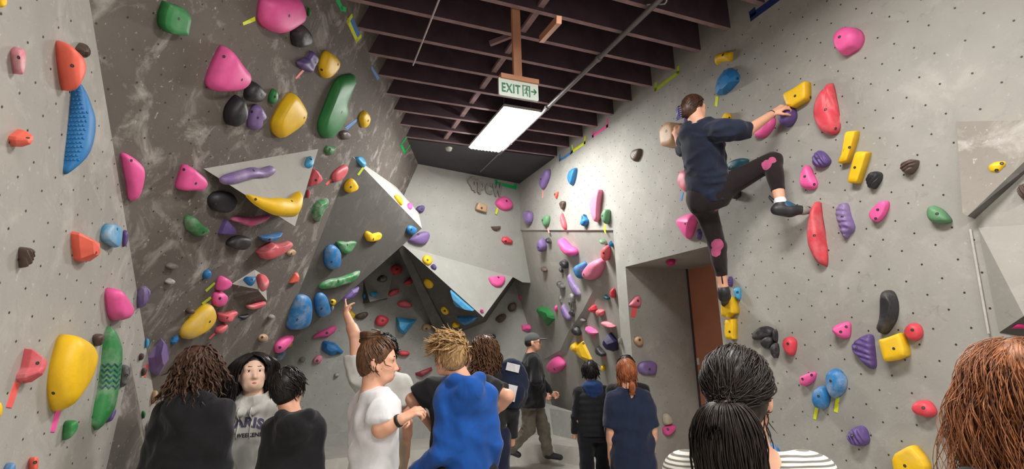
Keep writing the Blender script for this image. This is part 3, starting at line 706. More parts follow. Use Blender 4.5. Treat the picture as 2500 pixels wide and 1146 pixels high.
H('O', 'A5', .06, 'f', 'green', '1300,500 1340,460 1435,438 1445,470 1402,560 1350,652 1300,620 1288,560', 'green shell-like hold with a white chalked half', chalk=.6, peak='1375,520')
H('V2', 'A5', .055, 'd', 'yellow', '1568,350 1598,290 1640,268 1667,290 1702,340 1682,372 1620,400 1588,390', 'yellow rounded hold near the top tip of the shaded wedge', '1635,348')
H('O', 'A5', .06, 'd', 'green', '163,640 178,600 205,583 242,610 292,660 352,690 402,740 352,772 290,777 220,747 168,690', 'green lumpy hold with chalked right end, left of the purple triangle', '345,745', .4, amp=.07)
H('O', 'A5', .06, 'f', 'purple', '465,760 500,670 530,620 580,650 637,720 622,772 500,774', 'dark purple triangular hold under the pink sliver hold', '515,762')
H('O', 'A5', .045, 'c', 'pink', '572,630 600,605 700,605 800,605 870,592 932,588 580,645 640,662 700,684 760,692 850,657 930,607', 'pink sliver hold along the lower edge of the triangular volume', chalk=.5)
H('O', 'A5', .055, 'd', 'black', '535,840 600,775 700,766 770,800 767,850 700,899 640,897 558,872', 'black oval hold right of the dark purple triangle', chalk=.15)
H('O', 'A5', .05, 'f', 'blue', '820,775 900,760 1045,738 1020,772 950,817 880,830 830,802', 'thin blue wedge hold above the big salmon jug', '925,805', .3)
H('O', 'A5', .075, 'd', 'salmon', '790,915 940,820 960,850 1040,840 1110,818 1132,850 1080,907 990,952 920,980 850,982 830,927', 'big salmon jug hold in the middle of the lower overhang', chalk=.3, peak='940,900')
H('O', 'A5', .03, 'd', 'beige', '1065,920 1120,888 1157,905 1142,942 1090,950', 'small beige knob under the big salmon jug', '1115,935')
H('V2', 'A5', .07, 'd', 'blue', '1388,960 1403,890 1440,850 1490,848 1542,890 1552,970 1537,1042 1490,1070 1440,1064 1398,1020', 'blue egg-shaped hold on the shaded wedge', '1465,1003', .35, amp=.01)
H('V2', 'A5', .05, 'j', 'green', '1500,830 1545,820 1600,830 1687,818 1672,850 1632,902 1590,932 1553,912', 'dark green jug hold right of the blue egg', '1605,855', .4)
H('O', 'A5', .04, 'd', 'grey', '5,1040 50,1000 127,1020 122,1052 40,1064', 'grey stone-like hold on the left of the lower overhang', chalk=.4)
H('O', 'A6', .04, 'd', 'grey', '0,165 45,138 97,150 100,175 50,197 3,185', 'pale chalky stone-like hold below the grey one', chalk=.9)
H('O', 'A6', .035, 'd', 'blue', '335,105 365,68 405,63 417,100 400,142 350,152', 'small dark blue hold above the neon yellow tapes', '')
H('O', 'A6', .055, 'd', 'pink', '440,230 458,150 490,118 530,128 592,165 597,195 560,227 490,252 443,247', 'upper of two pink stacked holds by the small pale volume')
TAPE('O', 'A6', 'lime', '363,250 443,178 452,192 374,264', 'upper neon tape strip left of the two stacked pink holds')
H('O', 'A6', .055, 'd', 'pink', '411,330 428,270 450,253 520,253 560,288 562,310 527,372 490,392 450,390 423,370', 'lower of two pink stacked holds, above the big yellow slab', '490,320')
TAPE('O', 'A6', 'lime', '333,362 410,303 417,320 345,377', 'lower neon tape strip left of the two stacked pink holds')
H('O', 'A6', .075, 'd', 'yellow', '126,640 148,570 228,480 330,388 400,358 432,375 462,460 447,502 400,562 320,622 220,667 160,677', 'big yellow slab hold with a grey chalk smear, lower overhang', '403,523', .35, amp=.01)
H('O', 'A6', .03, 'f', 'blue', '53,695 85,653 132,638 127,672 65,724', 'small blue flat hold under the big yellow slab')
H('O', 'A6', .04, 'd', 'brown', '185,430 200,402 250,398 272,425 255,455 205,460', 'brown knobby hold left of the big yellow slab', chalk=.2)
H('O', 'A6', .065, 'j', 'salmon', '458,432 540,440 600,425 640,418 650,440 602,482 560,522 510,530 468,507 460,470', 'salmon jug right of the big yellow slab', '555,490', .2)
H('O', 'A6', .045, 'd', 'salmon', '448,580 500,548 560,533 557,562 510,607 460,627 438,610', 'thin salmon hold below the salmon jug', '', .2)
TAPE('O', 'A6', 'coral', '393,670 445,620 454,632 402,677', 'coral tape strip trailing from the thin salmon hold')
H('O', 'A6', .045, 'd', 'salmon', '703,380 780,365 895,340 892,366 820,407 740,417 713,405', 'flat salmon ledge hold below the small pale volume', '', .4)
H('O', 'A6', .03, 'f', 'black', '638,470 747,448 690,512', 'dark flat triangular chip right of the salmon jug')
H('V5', 'A6', .045, 'd', 'blue', '690,140 700,128 802,130 802,170 770,214 728,200', 'blue half-round hold on the small pale volume', '770,155')
H('V5', 'A6', .05, 'd', 'salmon', '806,110 850,103 892,130 922,185 907,227 860,260 828,200', 'salmon drop hold on the right edge of the small pale volume', '', .4, peak='875,170')
H('O', 'A6', .045, 'f', 'coral', '1088,180 1150,95 1182,88 1187,120 1177,187', 'small bright coral wedge hold left of the blue slabs')
H('V2', 'A6', .05, 'd', 'green', '1343,215 1380,185 1450,150 1540,140 1650,98 1717,73 1702,120 1640,177 1560,192 1440,232 1380,237', 'long green hold with a white chalked centre, above the blue slabs', '1525,168', .6, amp=.02)
H('V2', 'A6', .08, 'd', 'blue', '1060,550 1088,450 1128,340 1170,283 1220,278 1282,300 1300,380 1292,480 1272,552 1220,582 1140,594 1083,587', 'large blue slab hold with a chalked lower left, on the shaded wedge', '1165,505', .4, amp=.008)
H('V2', 'A6', .07, 'd', 'blue', '1308,330 1328,280 1370,258 1412,285 1442,370 1460,430 1430,467 1370,484 1328,440', 'blue oval slab hold right of the large blue slab', '1378,410', .2, amp=.008)
H('V2', 'A6', .03, 'd', 'yellow', '1450,350 1458,330 1480,324 1507,332 1500,362 1475,378 1455,368', 'small yellow round hold right of the blue oval slab', '1472,350')
H('V2', 'A6', .03, 'd', 'grey', '1455,400 1470,378 1490,380 1488,410 1465,428', 'tiny chalky knob beside the blue oval slab', chalk=.9)
H('V2', 'A6', .05, 'f', 'purple', '1553,340 1580,300 1640,240 1712,213 1692,260 1622,322', 'dark purple long wedge under the charcoal wedge\'s lower edge')
H('O', 'A6', .07, 'd', 'pink', '958,745 963,720 1008,670 1070,638 1138,626 1112,680 1050,732 980,797 960,780', 'pink fin hold at the bottom of the overhang beside the yellow knob', '1015,750')
H('O', 'A6', .04, 'd', 'beige', '818,670 838,638 890,626 912,650 892,692 838,697', 'beige round hold low on the overhang above the hooded girl', '860,660', .2)
H('O', 'A6', .04, 'd', 'grey', '903,478 930,456 972,458 968,490 925,505', 'pale grey knob in the middle of the lower overhang', chalk=.7)
H('O', 'A6', .045, 'd', 'red', '118,830 145,800 205,795 200,850 140,862', 'pinkish red hold left of the dreadlocks with a trailing tape')
TAPE('O', 'A6', 'coral', '58,930 128,858 146,872 68,940', 'coral tape strip left of the dreadlocks')

# ---- top face of the shaded wedge and upper back wall
H('V2T', 'A7', .06, 'd', 'lblue', '165,15 210,8 252,50 267,108 235,100 200,60', 'light blue hold on the pale top edge of the shaded wedge')
TAPE('V2', 'A7', 'lime', '187,165 235,98 249,110 203,177', 'lime tape strip below the light blue hold on the wedge')
H('V2T', 'A7', .05, 'd', 'yellow', '500,348 540,342 572,380 587,442 560,425 520,380', 'pale yellow hold on the pale top edge of the shaded wedge')
H('V2T', 'A7', .05, 'd', 'pink', '612,440 640,413 670,425 667,467 650,482', 'pink hold on the far end of the wedge\'s top edge')
H('V2', 'A7', .05, 'd', 'blue', '610,655 628,618 665,610 702,630 707,660 680,694 638,692', 'blue doughnut-like hold at the right tip of the shaded wedge', '660,650')
H('BK', 'A7', .07, 'd', 'lav', '625,740 680,705 740,668 800,663 822,690 802,752 760,784 690,772', 'lilac sloper hold beside the right tip of the shaded wedge', '720,690')
H('V2', 'A7', .06, 'j', 'yellow', '243,700 253,670 280,658 310,690 350,680 395,673 404,700 382,737 330,754 268,754', 'yellow bean-shaped jug on the shaded wedge', '328,732')
H('BK', 'A7', .05, 'd', 'purple', '690,480 720,443 777,436 777,480 755,500 718,490', 'dark purple hold with yellow tape on the upper back wall', '750,465')
TAPE('BK', 'A7', 'yellow', '690,527 705,490 720,495 703,535', 'yellow tape strip under the dark purple back wall hold')
H('BK', 'A7', .07, 'b', 'beige', '1213,472 1240,413 1322,440 1320,500', 'beige square block hold on the upper back wall', '1275,460')
H('BT', 'A7', .09, 'd', 'pink', '1390,420 1418,380 1470,360 1522,390 1547,430 1537,467 1490,484 1440,472', 'pink dome hold under the grey lettering', '1493,397', amp=.01)
TAPE('BT', 'A7', 'yellow', '1393,507 1408,456 1422,460 1407,517', 'yellow tape strip under the pink dome hold')
H('BK', 'A7', .05, 'f', 'brown', '1350,622 1442,617 1440,640 1400,662 1370,652', 'dark brown ledge hold on the right of the upper back wall')
H('BK', 'A7', .06, 'f', 'red', '1443,745 1455,713 1490,706 1547,745 1542,777 1468,772', 'reddish pink hold at the right end of the back wall', '1485,750')
H('V3', 'A7', .05, 'd', 'yellow', '752,915 768,876 800,870 842,900 844,937 815,964 778,947', 'bright yellow hold at the upper left of the back wedge', '802,915')
H('V3', 'A7', .04, 'd', 'purple', '826,970 855,948 882,985 872,1002 843,997', 'small purple hold right of the bright yellow one on the back wedge', '855,965')
H('V3', 'A8', .06, 'd', 'pink', '1420,60 1577,53 1580,90 1552,147 1510,162 1458,142 1433,100', 'pink half-round hold at the right of the back wedge', '1517,67')
H('V3', 'A8', .03, 'd', 'pink', '1341,375 1358,360 1382,372 1378,398 1352,403', 'tiny pink hold at the bottom tip of the back wedge', '1360,378')
H('U', 'A8', .05, 'd', 'yellow', '820,95 850,78 892,105 912,140 897,172 850,160', 'upper yellow hold on the dark underside of the back wedge')
H('U', 'A8', .05, 'd', 'yellow', '978,350 1010,338 1047,370 1057,405 1030,417 993,390', 'middle yellow hold on the dark underside of the back wedge', '1015,380')
H('U', 'A8', .05, 'd', 'yellow', '1083,500 1100,483 1147,505 1157,537 1090,540', 'lower yellow hold at the foot of the dark underside')
H('U', 'A8', .09, 'f', 'lblue', '1066,176 1110,215 1200,300 1297,384 1200,352 1130,337 1088,290', 'long light blue wedge hold along the back wedge\'s lower edge', '', .3)
H('U', 'A8', .09, 'f', 'blue', '1128,440 1230,440 1332,428 1290,482 1220,517 1178,490', 'dark blue wedge hold in the shade under the back wedge', '', .2)

# ---- low back wall
H('W', 'A6', .07, 'd', 'yellow', '1588,430 1630,423 1672,460 1662,497 1635,507 1598,480', 'yellow hold behind the pointing hand', '1632,492')
H('W', 'A6', .08, 'd', 'brown', '1673,470 1720,448 1782,438 1787,475 1740,502 1688,500', 'brown rounded hold right of the yellow one by the pointing hand', '1747,468')
H('W', 'A6', .09, 'd', 'pink', '1300,657 1340,625 1420,588 1480,556 1510,565 1497,612 1440,652 1380,662 1308,667', 'pink horn-shaped hold left of the raised forearm', '1425,622')
H('W', 'A6', .12, 'f', 'blue', '1378,770 1388,695 1410,688 1500,710 1572,785 1560,802 1460,824 1420,802', 'dark blue scoop-shaped hold below the pink horn', '1520,795')
H('W', 'A6', .07, 'd', 'lpink', '1303,880 1318,840 1350,813 1387,825 1387,862 1355,890', 'pale pink chalked hold below the dark blue scoop', '1340,865', .5)
H('W', 'A6', .06, 'd', 'grey', '1185,850 1210,830 1240,845 1225,878 1195,880', 'small grey knob left of the pale pink chalked hold', chalk=.4)
H('W', 'A6', .06, 'd', 'grey', '1490,985 1510,968 1532,985 1520,1010 1495,1010', 'small chalky knob left of the pointing person\'s sleeve', chalk=.8)
H('W', 'A6', .07, 'd', 'yellow', '1048,720 1080,690 1120,690 1128,725 1090,752 1055,750', 'pale yellow knob beside the pink fin hold', '', .5)
H('W', 'A6', .09, 'd', 'blue', '978,862 998,800 1040,763 1072,780 1062,832 1020,867', 'blue and white chalked hold above the boy in black', chalk=.8)
H('W', 'A6', .05, 'd', 'red', '895,870 920,858 924,905 900,902', 'small red hold just right of the hooded girl\'s face')
H('W', 'P', .06, 'd', 'rose', '858,863 870,858 877,870 866,880', 'small pink hold left of the pointing person\'s shoulder')
H('W', 'A7', .10, 'd', 'red', '476,1000 488,963 540,956 582,985 572,1022 530,1047 488,1032', 'dull red hold at the top of the kite-shaped volume', '535,993')
H('V6', 'A8', .10, 'd', 'black', '376,100 398,60 440,46 482,70 477,117 440,132 398,122', 'black hold with a chalk cap on the kite-shaped volume', '', .6)
H('V6', 'A8', .06, 'd', 'lblue', '316,210 380,198 387,225 350,254 323,240', 'small light blue hold low on the kite-shaped volume')
H('W', 'A8', .06, 'd', 'blue', '245,235 265,213 292,225 290,265 258,270', 'small blue hold in the shade left of the kite-shaped volume')
H('W', 'A8', .09, 'd', 'red', '633,125 658,88 700,80 720,105 702,132 650,140', 'small dull red hold right of the black chalked hold')
H('W', 'A8', .10, 'f', 'salmon', '483,215 520,178 594,176 587,215 520,250 488,240', 'salmon wedge hold touching the kite-shaped volume')
H('W', 'A8', .10, 'd', 'salmon', '570,315 598,283 660,288 710,325 692,354 608,347', 'salmon jug below the salmon wedge', '', .2)
H('W', 'A8', .11, 'd', 'red', '363,480 383,430 420,420 494,455 482,492 430,527 373,510', 'red rounded hold left of the bright blue pyramid', '438,470')
H('W', 'A8', .18, 'f', 'lblue', '561,438 757,461 640,602 588,577 563,520', 'bright blue pyramid volume hold on the low back wall', peak='600,540', name='climbing_hold')
H('W', 'A8', .10, 'd', 'beige', '798,540 818,503 870,498 894,530 872,564 818,570', 'beige rounded hold right of the bright blue pyramid', '845,548')
H('W', 'A8', .08, 'd', 'red', '576,780 598,753 680,763 690,785 660,802 593,797', 'small red ledge hold right of the bun-haired person')
H('W', 'A8', .09, 'd', 'red', '508,965 530,918 602,903 600,932 540,972', 'red hold right of the bun-haired person\'s chin')
H('W', 'A8', .08, 'd', 'red', '523,1020 550,1006 582,1050 652,1046 642,1072 580,1094 538,1070', 'red horn-shaped hold right of the bun-haired person')
H('W', 'A8', .10, 'f', 'maroon', '738,960 892,903 902,932 800,1002 748,985', 'maroon slab hold left of the person with hands on hips')
H('W', 'P', .08, 'd', 'red', '974,965 990,962 1000,975 988,985 976,980', 'small red hold under the red horn')
H('W', 'P', .08, 'd', 'red', '972,1004 992,998 1012,1008 1004,1022 980,1022', 'small red hold behind the watch-wearing hand')
H('W', 'B2', .12, 'd', 'pink', '201,560 208,500 230,483 260,513 362,590 364,602 300,617 260,624 218,595', 'pink horn hold on the back wall above the capped man', '280,570')
H('W', 'B2', .10, 'd', 'brown', '83,680 98,630 150,613 180,625 177,692 120,714', 'brown block hold left of the pink horn hold')
H('W', 'A8', .09, 'd', 'brown', '1486,460 1508,430 1560,406 1590,425 1582,457 1530,492', 'brown two-holed hold below the brown block', '1530,460 1555,435')
H('W', 'B2', .10, 'f', 'pink', '228,855 330,846 380,870 372,917 290,927 238,910', 'pink twisted hold just above the man\'s cap')
H('W', 'A8', .07, 'd', 'teal', '1437,625 1462,598 1492,612 1490,645 1450,650', 'small teal hold right of the long brown hair')
H('W', 'A8', .08, 'd', 'blue', '1448,700 1480,683 1502,720 1524,772 1490,787 1453,755', 'dark blue hold right of the long brown hair', '', .3)

# ---- alcove
H('A', 'B1', .11, 'd', 'lav', '395,975 430,900 460,883 492,930 510,970 492,1017 440,1037 408,1005', 'lilac rounded hold at the upper left of the alcove', '417,990')
H('A', 'B1', .07, 'd', 'black', '490,890 520,883 552,905 562,945 530,947', 'small black hold touching the lilac alcove hold', '', .4)
H('A', 'B1', .12, 'd', 'pink', '626,905 645,886 680,905 760,975 830,995 852,1037 830,1067 790,1082 740,1062 678,1000', 'bright pink wedge hold high in the alcove', amp=.015)
H('A', 'B1', .07, 'd', 'sage', '1070,905 1110,893 1152,920 1157,957 1120,952', 'small chalky green hold at the alcove\'s upper right', '', .6)
H('A', 'B1', .06, 'f', 'blue', '1168,945 1190,915 1222,945 1218,985 1190,975', 'small blue hold at the alcove\'s upper right edge')
H('A', 'B1', .10, 'd', 'salmon', '1083,1050 1098,1000 1160,960 1202,980 1200,1082 1160,1134 1108,1105', 'salmon round hold at the alcove\'s right edge', '1118,1052')
H('W', 'B2', .12, 'd', 'beige', '238,50 260,38 300,70 330,65 362,147 350,162 303,157 258,110', 'beige long hold at the corner left of the alcove')
H('A', 'B2', .07, 'd', 'brown', '438,230 480,223 520,255 512,287 466,270', 'small grey-brown ledge hold below the lilac alcove hold', '', .3)
H('A', 'B2', .09, 'd', 'black', '638,160 690,148 747,185 737,247 700,227 653,195', 'topmost black hold of the alcove\'s column', '', .4)
H('A', 'B2', .08, 'd', 'black', '635,240 660,225 697,258 692,292 655,272', 'small black hold second from the top of the alcove column', '', .4)
H('A', 'B2', .09, 'd', 'black', '610,385 650,376 712,410 724,462 690,467 639,430', 'flat black ledge hold third from the top of the alcove column', '', .4)
H('A', 'B2', .08, 'd', 'lav', '726,320 745,298 802,380 862,450 902,520 887,557 850,557 798,490 748,400', 'long purple chalked hold slanting down the alcove', '', .5)
H('A', 'B2', .13, 'd', 'blue', '788,240 830,203 915,170 947,210 902,357 848,332', 'blue slab hold behind the big pale pink alcove hold', '', .3)
H('A', 'B2', .14, 'd', 'lpink', '883,300 918,240 1000,168 1090,133 1142,150 1142,210 1102,302 1050,352 980,370 898,345', 'big pale pink clam-shaped hold in the alcove', '903,312', amp=.012)
H('A', 'B2', .10, 'd', 'black', '733,530 780,500 822,520 842,570 840,617 790,577 743,555', 'black chalk-capped hold in the middle of the alcove', '', .7)
H('A', 'B2', .08, 'd', 'black', '634,545 660,528 690,560 692,622 660,600', 'small chalk-topped dark hold above the purple hold', '', .8)
H('A', 'B2', .08, 'd', 'black', '738,600 765,580 800,620 800,662 765,650', 'small chalk-topped dark hold right of the purple hold', '', .8)
H('A', 'B2', .10, 'd', 'lav', '653,650 680,618 722,680 772,730 802,790 770,807 698,770 668,710', 'purple tongue hold low in the alcove', '', .2)
H('A', 'B2', .09, 'd', 'black', '738,700 800,678 832,700 837,767 800,757 753,725', 'black hold right of the purple tongue', '', .5)
H('A', 'B2', .14, 'f', 'green', '393,700 410,663 450,655 540,680 602,740 612,780 570,822 520,864 478,800 428,740', 'big green wedge hold low on the left of the alcove', peak='500,720')
H('A', 'B2', .07, 'd', 'pink', '586,665 612,633 637,650 635,690 610,714', 'small pink hold right of the green wedge')
H('A', 'B2', .08, 'f', 'red', '953,665 990,670 1000,633 1040,640 1054,680 1020,722 975,722', 'red star-like hold on the alcove\'s dark right side')
H('A', 'B2', .07, 'd', 'salmon', '1030,700 1060,680 1137,690 1130,740 1080,762 1040,740', 'salmon hold touching the red star-like hold', '', .4)
H('A', 'B2', .06, 'd', 'red', '1183,500 1210,460 1250,455 1252,520 1250,565 1200,552', 'red hold beside the pillar at the alcove\'s right edge')
H('A', 'B2', .05, 'd', 'teal', '1113,535 1140,528 1190,560 1187,582 1150,580', 'small teal hold left of the red one by the pillar')
H('A', 'B2', .06, 'd', 'black', '863,785 890,776 937,800 932,827 890,812', 'small black ledge hold low in the alcove', '', .5)
H('A', 'B2', .09, 'd', 'black', '768,910 788,868 830,863 862,900 887,947 850,972 798,945', 'black egg hold with chalk and coral tape below', '', .4)
TAPE('A', 'B2', 'coral', '862,970 875,966 895,1010 882,1014', 'coral tape strip under the black egg hold')
H('A', 'B2', .08, 'f', 'pink', '916,870 960,868 1042,905 1067,937 1010,967 983,950', 'pink and white triangular hold low in the alcove', '', .5)
TAPE('A', 'B2', 'pink', '1005,960 1022,955 1032,1015 1018,1014', 'pink tape strip under the pink and white triangle')
H('A', 'B2', .07, 'd', 'rose', '1090,825 1120,806 1202,845 1257,875 1220,890 1148,868', 'pinkish grey ledge hold by the pillar', '', .5)
TAPE('A', 'B2', 'dpink', '1185,880 1198,878 1210,935 1195,930', 'pale pink tape strip under the pinkish grey ledge')
H('A', 'B2', .16, 'f', 'navy', '1103,1040 1128,970 1170,928 1232,975 1282,1020 1282,1122 1250,1142 1168,1100', 'large dark indigo hold at the foot of the alcove\'s right edge')
H('A', 'B3', .08, 'f', 'yellow', '560,200 640,163 712,307 660,316 575,245', 'yellow flat plate hold above the person in the puffer vest', '640,185', .2)
H('A', 'B3', .16, 'd', 'yellow', '535,205 550,175 585,172 617,200 612,240 580,248 545,235', 'yellow knob sticking out on the yellow plate', '', .2)
H('A', 'B3', .08, 'd', 'black', '728,225 740,203 780,230 817,258 812,287 770,275 740,255', 'black hold right of the yellow plate', '', .2)
TAPE('A', 'B3', 'coral', '788,283 800,278 818,312 808,316', 'coral tape strip below the black hold by the yellow plate')
H('A', 'B3', .06, 'd', 'yellow', '770,365 785,345 810,358 808,390 780,395', 'small yellow hold right of the puffer-vest person\'s head')
H('A', 'B3', .13, 'd', 'pink', '355,360 383,320 440,280 492,320 510,350 440,412 373,395', 'big pink boulder hold right of the capped man', '418,382', amp=.015)
H('W', 'B3', .08, 'd', 'pink', '383,745 405,726 437,738 435,766 400,771', 'small pink hold near the floor behind the capped man')

# ---- right wall
H('R', 'B1', .08, 'd', 'lav', '423,290 438,240 500,178 540,146 552,190 532,270 465,364 433,330', 'lilac teardrop hold high at the far end of the right wall', '443,255')
TAPE('R', 'B1', 'dpink', '457,365 472,365 465,457 453,462', 'pale pink tape strip under the lilac teardrop')
H('R', 'B1', .07, 'd', 'blue', '726,230 743,185 790,143 840,133 832,200 812,270 782,322 743,290', 'blue half-moon hold high at the far end of the right wall', peak='760,230')
H('R', 'B1', .04, 'd', 'coral', '586,420 598,400 637,388 627,432 605,464', 'tiny coral hold below the lilac teardrop', '592,418')
H('R', 'B1', .05, 's', 'brown', '638,515 680,488 717,500 707,542 682,584 653,545', 'brown guitar-pick hold with two bolt holes', '660,530 690,527')
H('R', 'B1', .10, 'd', 'lav', '248,650 263,620 290,595 310,613 362,613 364,682 345,730 293,747 263,705', 'lilac blocky hold above the alcove\'s left corner', '', .2)
H('R', 'B1', .07, 'd', 'sage', '445,690 490,658 547,643 547,712 515,767 468,730', 'grey-green pinch above the alcove lip', '460,698')
TAPE('R', 'B1', 'dpink', '506,775 520,770 537,832 525,838', 'pale coral tape strip below the grey-green pinch')
H('R', 'B1', .06, 'd', 'salmon', '648,650 662,623 692,680 722,730 727,775 712,802 688,775 658,720', 'thin salmon finger hold above the alcove lip')
H('R', 'B1', .08, 'j', 'blue', '863,680 893,635 917,640 932,670 964,700 947,742 915,767 883,750 866,710', 'blue scooped jug right of the thin salmon finger', '908,640')
H('R', 'B1', .08, 's', 'lpink', '966,520 983,480 1050,398 1100,366 1114,400 1092,500 1080,600 1082,680 1055,720 1023,700 998,640 978,570', 'tall salmon-pink boomerang hold above the alcove')
H('R', 'B1', .08, 'd', 'sage', '1088,650 1108,610 1150,578 1192,588 1197,660 1182,720 1155,742 1113,700', 'pale green egg hold right of the salmon-pink boomerang', '1100,650')
TAPE('R', 'B1', 'yellow', '1128,740 1143,742 1136,800 1142,840 1130,836 1118,795', 'yellow tape strip under the pale green egg')
H('R', 'C5', .05, 'd', 'brown', '650,1040 663,1005 700,990 732,990 727,1030 707,1067 685,1079 656,1060', 'brown pointed hold left of the climber on the right wall', '675,1035')
H('R', 'B5', .15, 'b', 'beige', '58,240 75,218 110,195 152,195 178,225 183,290 150,314 75,320 63,280', 'big beige block hold beside the climber\'s left shoulder', '92,238')
H('R', 'C5', .09, 'f', 'blue', '1216,590 1233,530 1280,468 1320,451 1357,470 1387,505 1382,547 1330,602 1280,634 1228,637', 'blue faceted hold above the climber\'s head', '1240,555 1365,523', peak='1300,560')
TAPE('R', 'C5', 'yellow', '1213,705 1220,640 1238,642 1229,712', 'yellow tape strip under the blue faceted hold')
H('R', 'C5', .05, 'c', 'yellow', '1212,370 1270,350 1342,345 1212,434 1260,412 1332,410', 'yellow arched block near the ceiling edge above the blue faceted hold', '1268,365', amp=.004)
H('R', 'C5', .05, 's', 'yellow', '1258,800 1288,760 1310,753 1332,775 1322,810 1280,815', 'yellow hold behind the climber\'s right shoulder', '1310,787')
H('R', 'C5', .05, 'd', 'lav', '1005,820 1022,783 1044,800 1042,832 1020,860', 'lilac hold between the beige block and the climber\'s neck')
H('R', 'B5', .06, 'd', 'pink', '518,255 560,208 600,166 622,175 624,207 600,247 560,274 528,274', 'pink oval hold under the climber\'s forearm')
H('R', 'B5', .10, 'd', 'purple', '630,165 640,138 690,118 722,145 728,175 702,207 670,220 643,205', 'purple jug hold gripped by the climber\'s right hand', '665,160')
H('R', 'B5', .07, 'b', 'yellow', '655,65 720,38 792,-2 795,87 710,130 678,120', 'yellow rectangular block above the climber\'s right hand', '713,68 788,75')
H('R', 'B6', .08, 'g', 'red', '263,680 283,600 330,538 375,505 392,560 417,670 434,785 412,814 360,825 308,800 273,740', 'large red half-moon hold with a groove, right of the climber\'s hand', '337,667 400,783', rdir=1.8, chalk=.2)
H('R', 'B6', .06, 'b', 'yellow', '413,1000 440,985 468,800 550,796 547,830 490,992', 'upper of two yellow bar holds on the right wall', '483,897')
H('R', 'B6', .06, 'b', 'yellow', '528,922 622,926 602,980 550,1120 473,1117 478,1080', 'lower of two yellow bar holds on the right wall', '515,1020')
H('R', 'B6', .06, 'r', 'purple', '255,975 268,940 295,916 330,933 377,980 352,1012 300,1022 260,1010', 'purple ribbed hold below the red half-moon', '292,962', rdir=.4)
H('R', 'B5', .06, 'd', 'pink', '735,480 743,430 765,403 787,415 807,455 827,490 822,512 790,523 753,515 738,500', 'pink teardrop hold right of the climber\'s bent knee', '760,457 806,495')
H('R', 'B6', .06, 'r', 'black', '581,1100 598,1060 640,1043 687,1055 692,1085 662,1127 640,1152 598,1150', 'black shell-like ribbed hold right of the yellow bars', '620,1080', rdir=2.2)
H('R', 'B6', .06, 'r', 'brown', '790,1020 808,985 860,970 914,973 907,1012 872,1057 840,1064 798,1040', 'dark brown ribbed teardrop hold high on the right', '832,1008', rdir=1.8)
H('R', 'B6', .11, 'd', 'pink', '383,245 398,200 460,165 520,168 567,200 580,245 552,297 500,322 455,342 413,322 396,290', 'pink ball hold with a folded lower half near the top right', '422,225', amp=.07)
H('R', 'B5', .10, 'g', 'red', '770,740 783,640 805,588 825,578 832,640 857,740 877,860 867,894 830,872 788,810', 'long red leaf hold with a groove under the climber\'s toe', '807,742', rdir=1.35, chalk=.2)
H('R', 'B7', .06, 'r', 'lav', '435,185 458,158 520,153 537,230 572,300 572,332 540,352 515,390 488,370 468,310 443,250', 'purple wrinkled hold right of the long red leaf', '480,247', rdir=1.3, chalk=.2)
H('R', 'B7', .05, 's', 'pink', '658,225 700,183 750,143 797,138 802,175 772,237 720,282 678,268', 'pink leaf-shaped hold right of the purple wrinkled one', '717,198 703,257')
H('R', 'B7', .06, 'd', 'sage', '1043,215 1058,178 1085,170 1150,198 1220,268 1200,287 1120,294 1063,270', 'green seed-shaped hold near the right corner of the wall', '1112,225')
H('R', 'B5', .07, 'd', 'rose', '146,470 158,433 185,426 225,440 230,522 205,540 178,527 153,500', 'rose hold behind the climber\'s hip')
TAPE('R', 'B5', 'blue', '157,572 167,530 175,532 166,575', 'blue tape strip under the rose hold by the climber\'s hip')
H('R', 'B5', .09, 'p', 'pink', '140,665 200,638 245,636 242,690 222,747 205,762 178,735 153,695', 'pink pyramid hold left of the climber\'s standing leg', '183,685', amp=.008, peak='200,680')
H('R', 'B5', .04, 'd', 'purple', '236,735 248,710 268,718 264,747 250,764', 'small purple hold right of the pink pyramid', '255,730')
H('R', 'B5', .04, 'd', 'red', '262,665 272,648 290,655 292,690 275,694', 'small red hold beside the climber\'s thigh')
TAPE('R', 'B5', 'blue', '284,732 288,700 296,702 294,734', 'blue tape strip beside the climber\'s standing knee')
H('R', 'B5', .07, 'd', 'teal', '383,425 403,390 445,368 495,375 460,422 420,432', 'dark teal hold between the climber\'s waist and thigh', '405,410')
H('R', 'B5', .06, 'd', 'black', '383,545 400,528 450,523 457,550 420,567', 'black hold under the climber\'s raised thigh')
H('R', 'B4', .10, 'b', 'yellow', '943,600 1010,568 1060,558 1102,660 1102,692 1045,702 1020,730 948,717', 'yellow scalloped hold under the climber\'s standing foot')
H('R', 'B4', .07, 'b', 'yellow', '978,745 1077,736 1087,800 1082,880 1087,907 988,907 973,850', 'yellow block hold below the climber\'s foothold', '1015,845')
H('R', 'B4', .05, 'r', 'purple', '993,400 1020,388 1047,420 1047,462 1020,477 998,460', 'small purple ribbed hold behind the climber\'s ankle', rdir=1.2)
H('R', 'B4', .05, 'd', 'lblue', '1048,490 1085,478 1115,490 1115,572 1095,579 1058,545', 'small blue hold right of the climber\'s ankle', '1080,520', .2)
for kk, (pp, lb) in enumerate((('800,160 825,95 890,52 950,63 985,95 960,140 880,160', 'upper black lump of a lumpy black cluster behind the ponytail'), ('865,185 900,140 950,125 990,150 975,200 920,232', 'middle black lump of the lumpy black cluster behind the ponytail'), ('940,225 965,185 1000,180 1016,220 1010,272 985,297 950,270', 'lowest black lump of the lumpy black cluster behind the ponytail'), ('955,90 980,75 1005,105 1002,160 985,175 960,140', 'rightmost black lump of the lumpy black cluster behind the ponytail'))):
    H('R', 'D3', .06, 'd', 'black', pp, lb, chalk=.25)
H('R', 'B8', .06, 'd', 'red', '95,185 108,145 155,133 207,160 212,200 192,262 165,280 128,255 108,220', 'red egg-shaped hold right of the lumpy black cluster', '135,188')
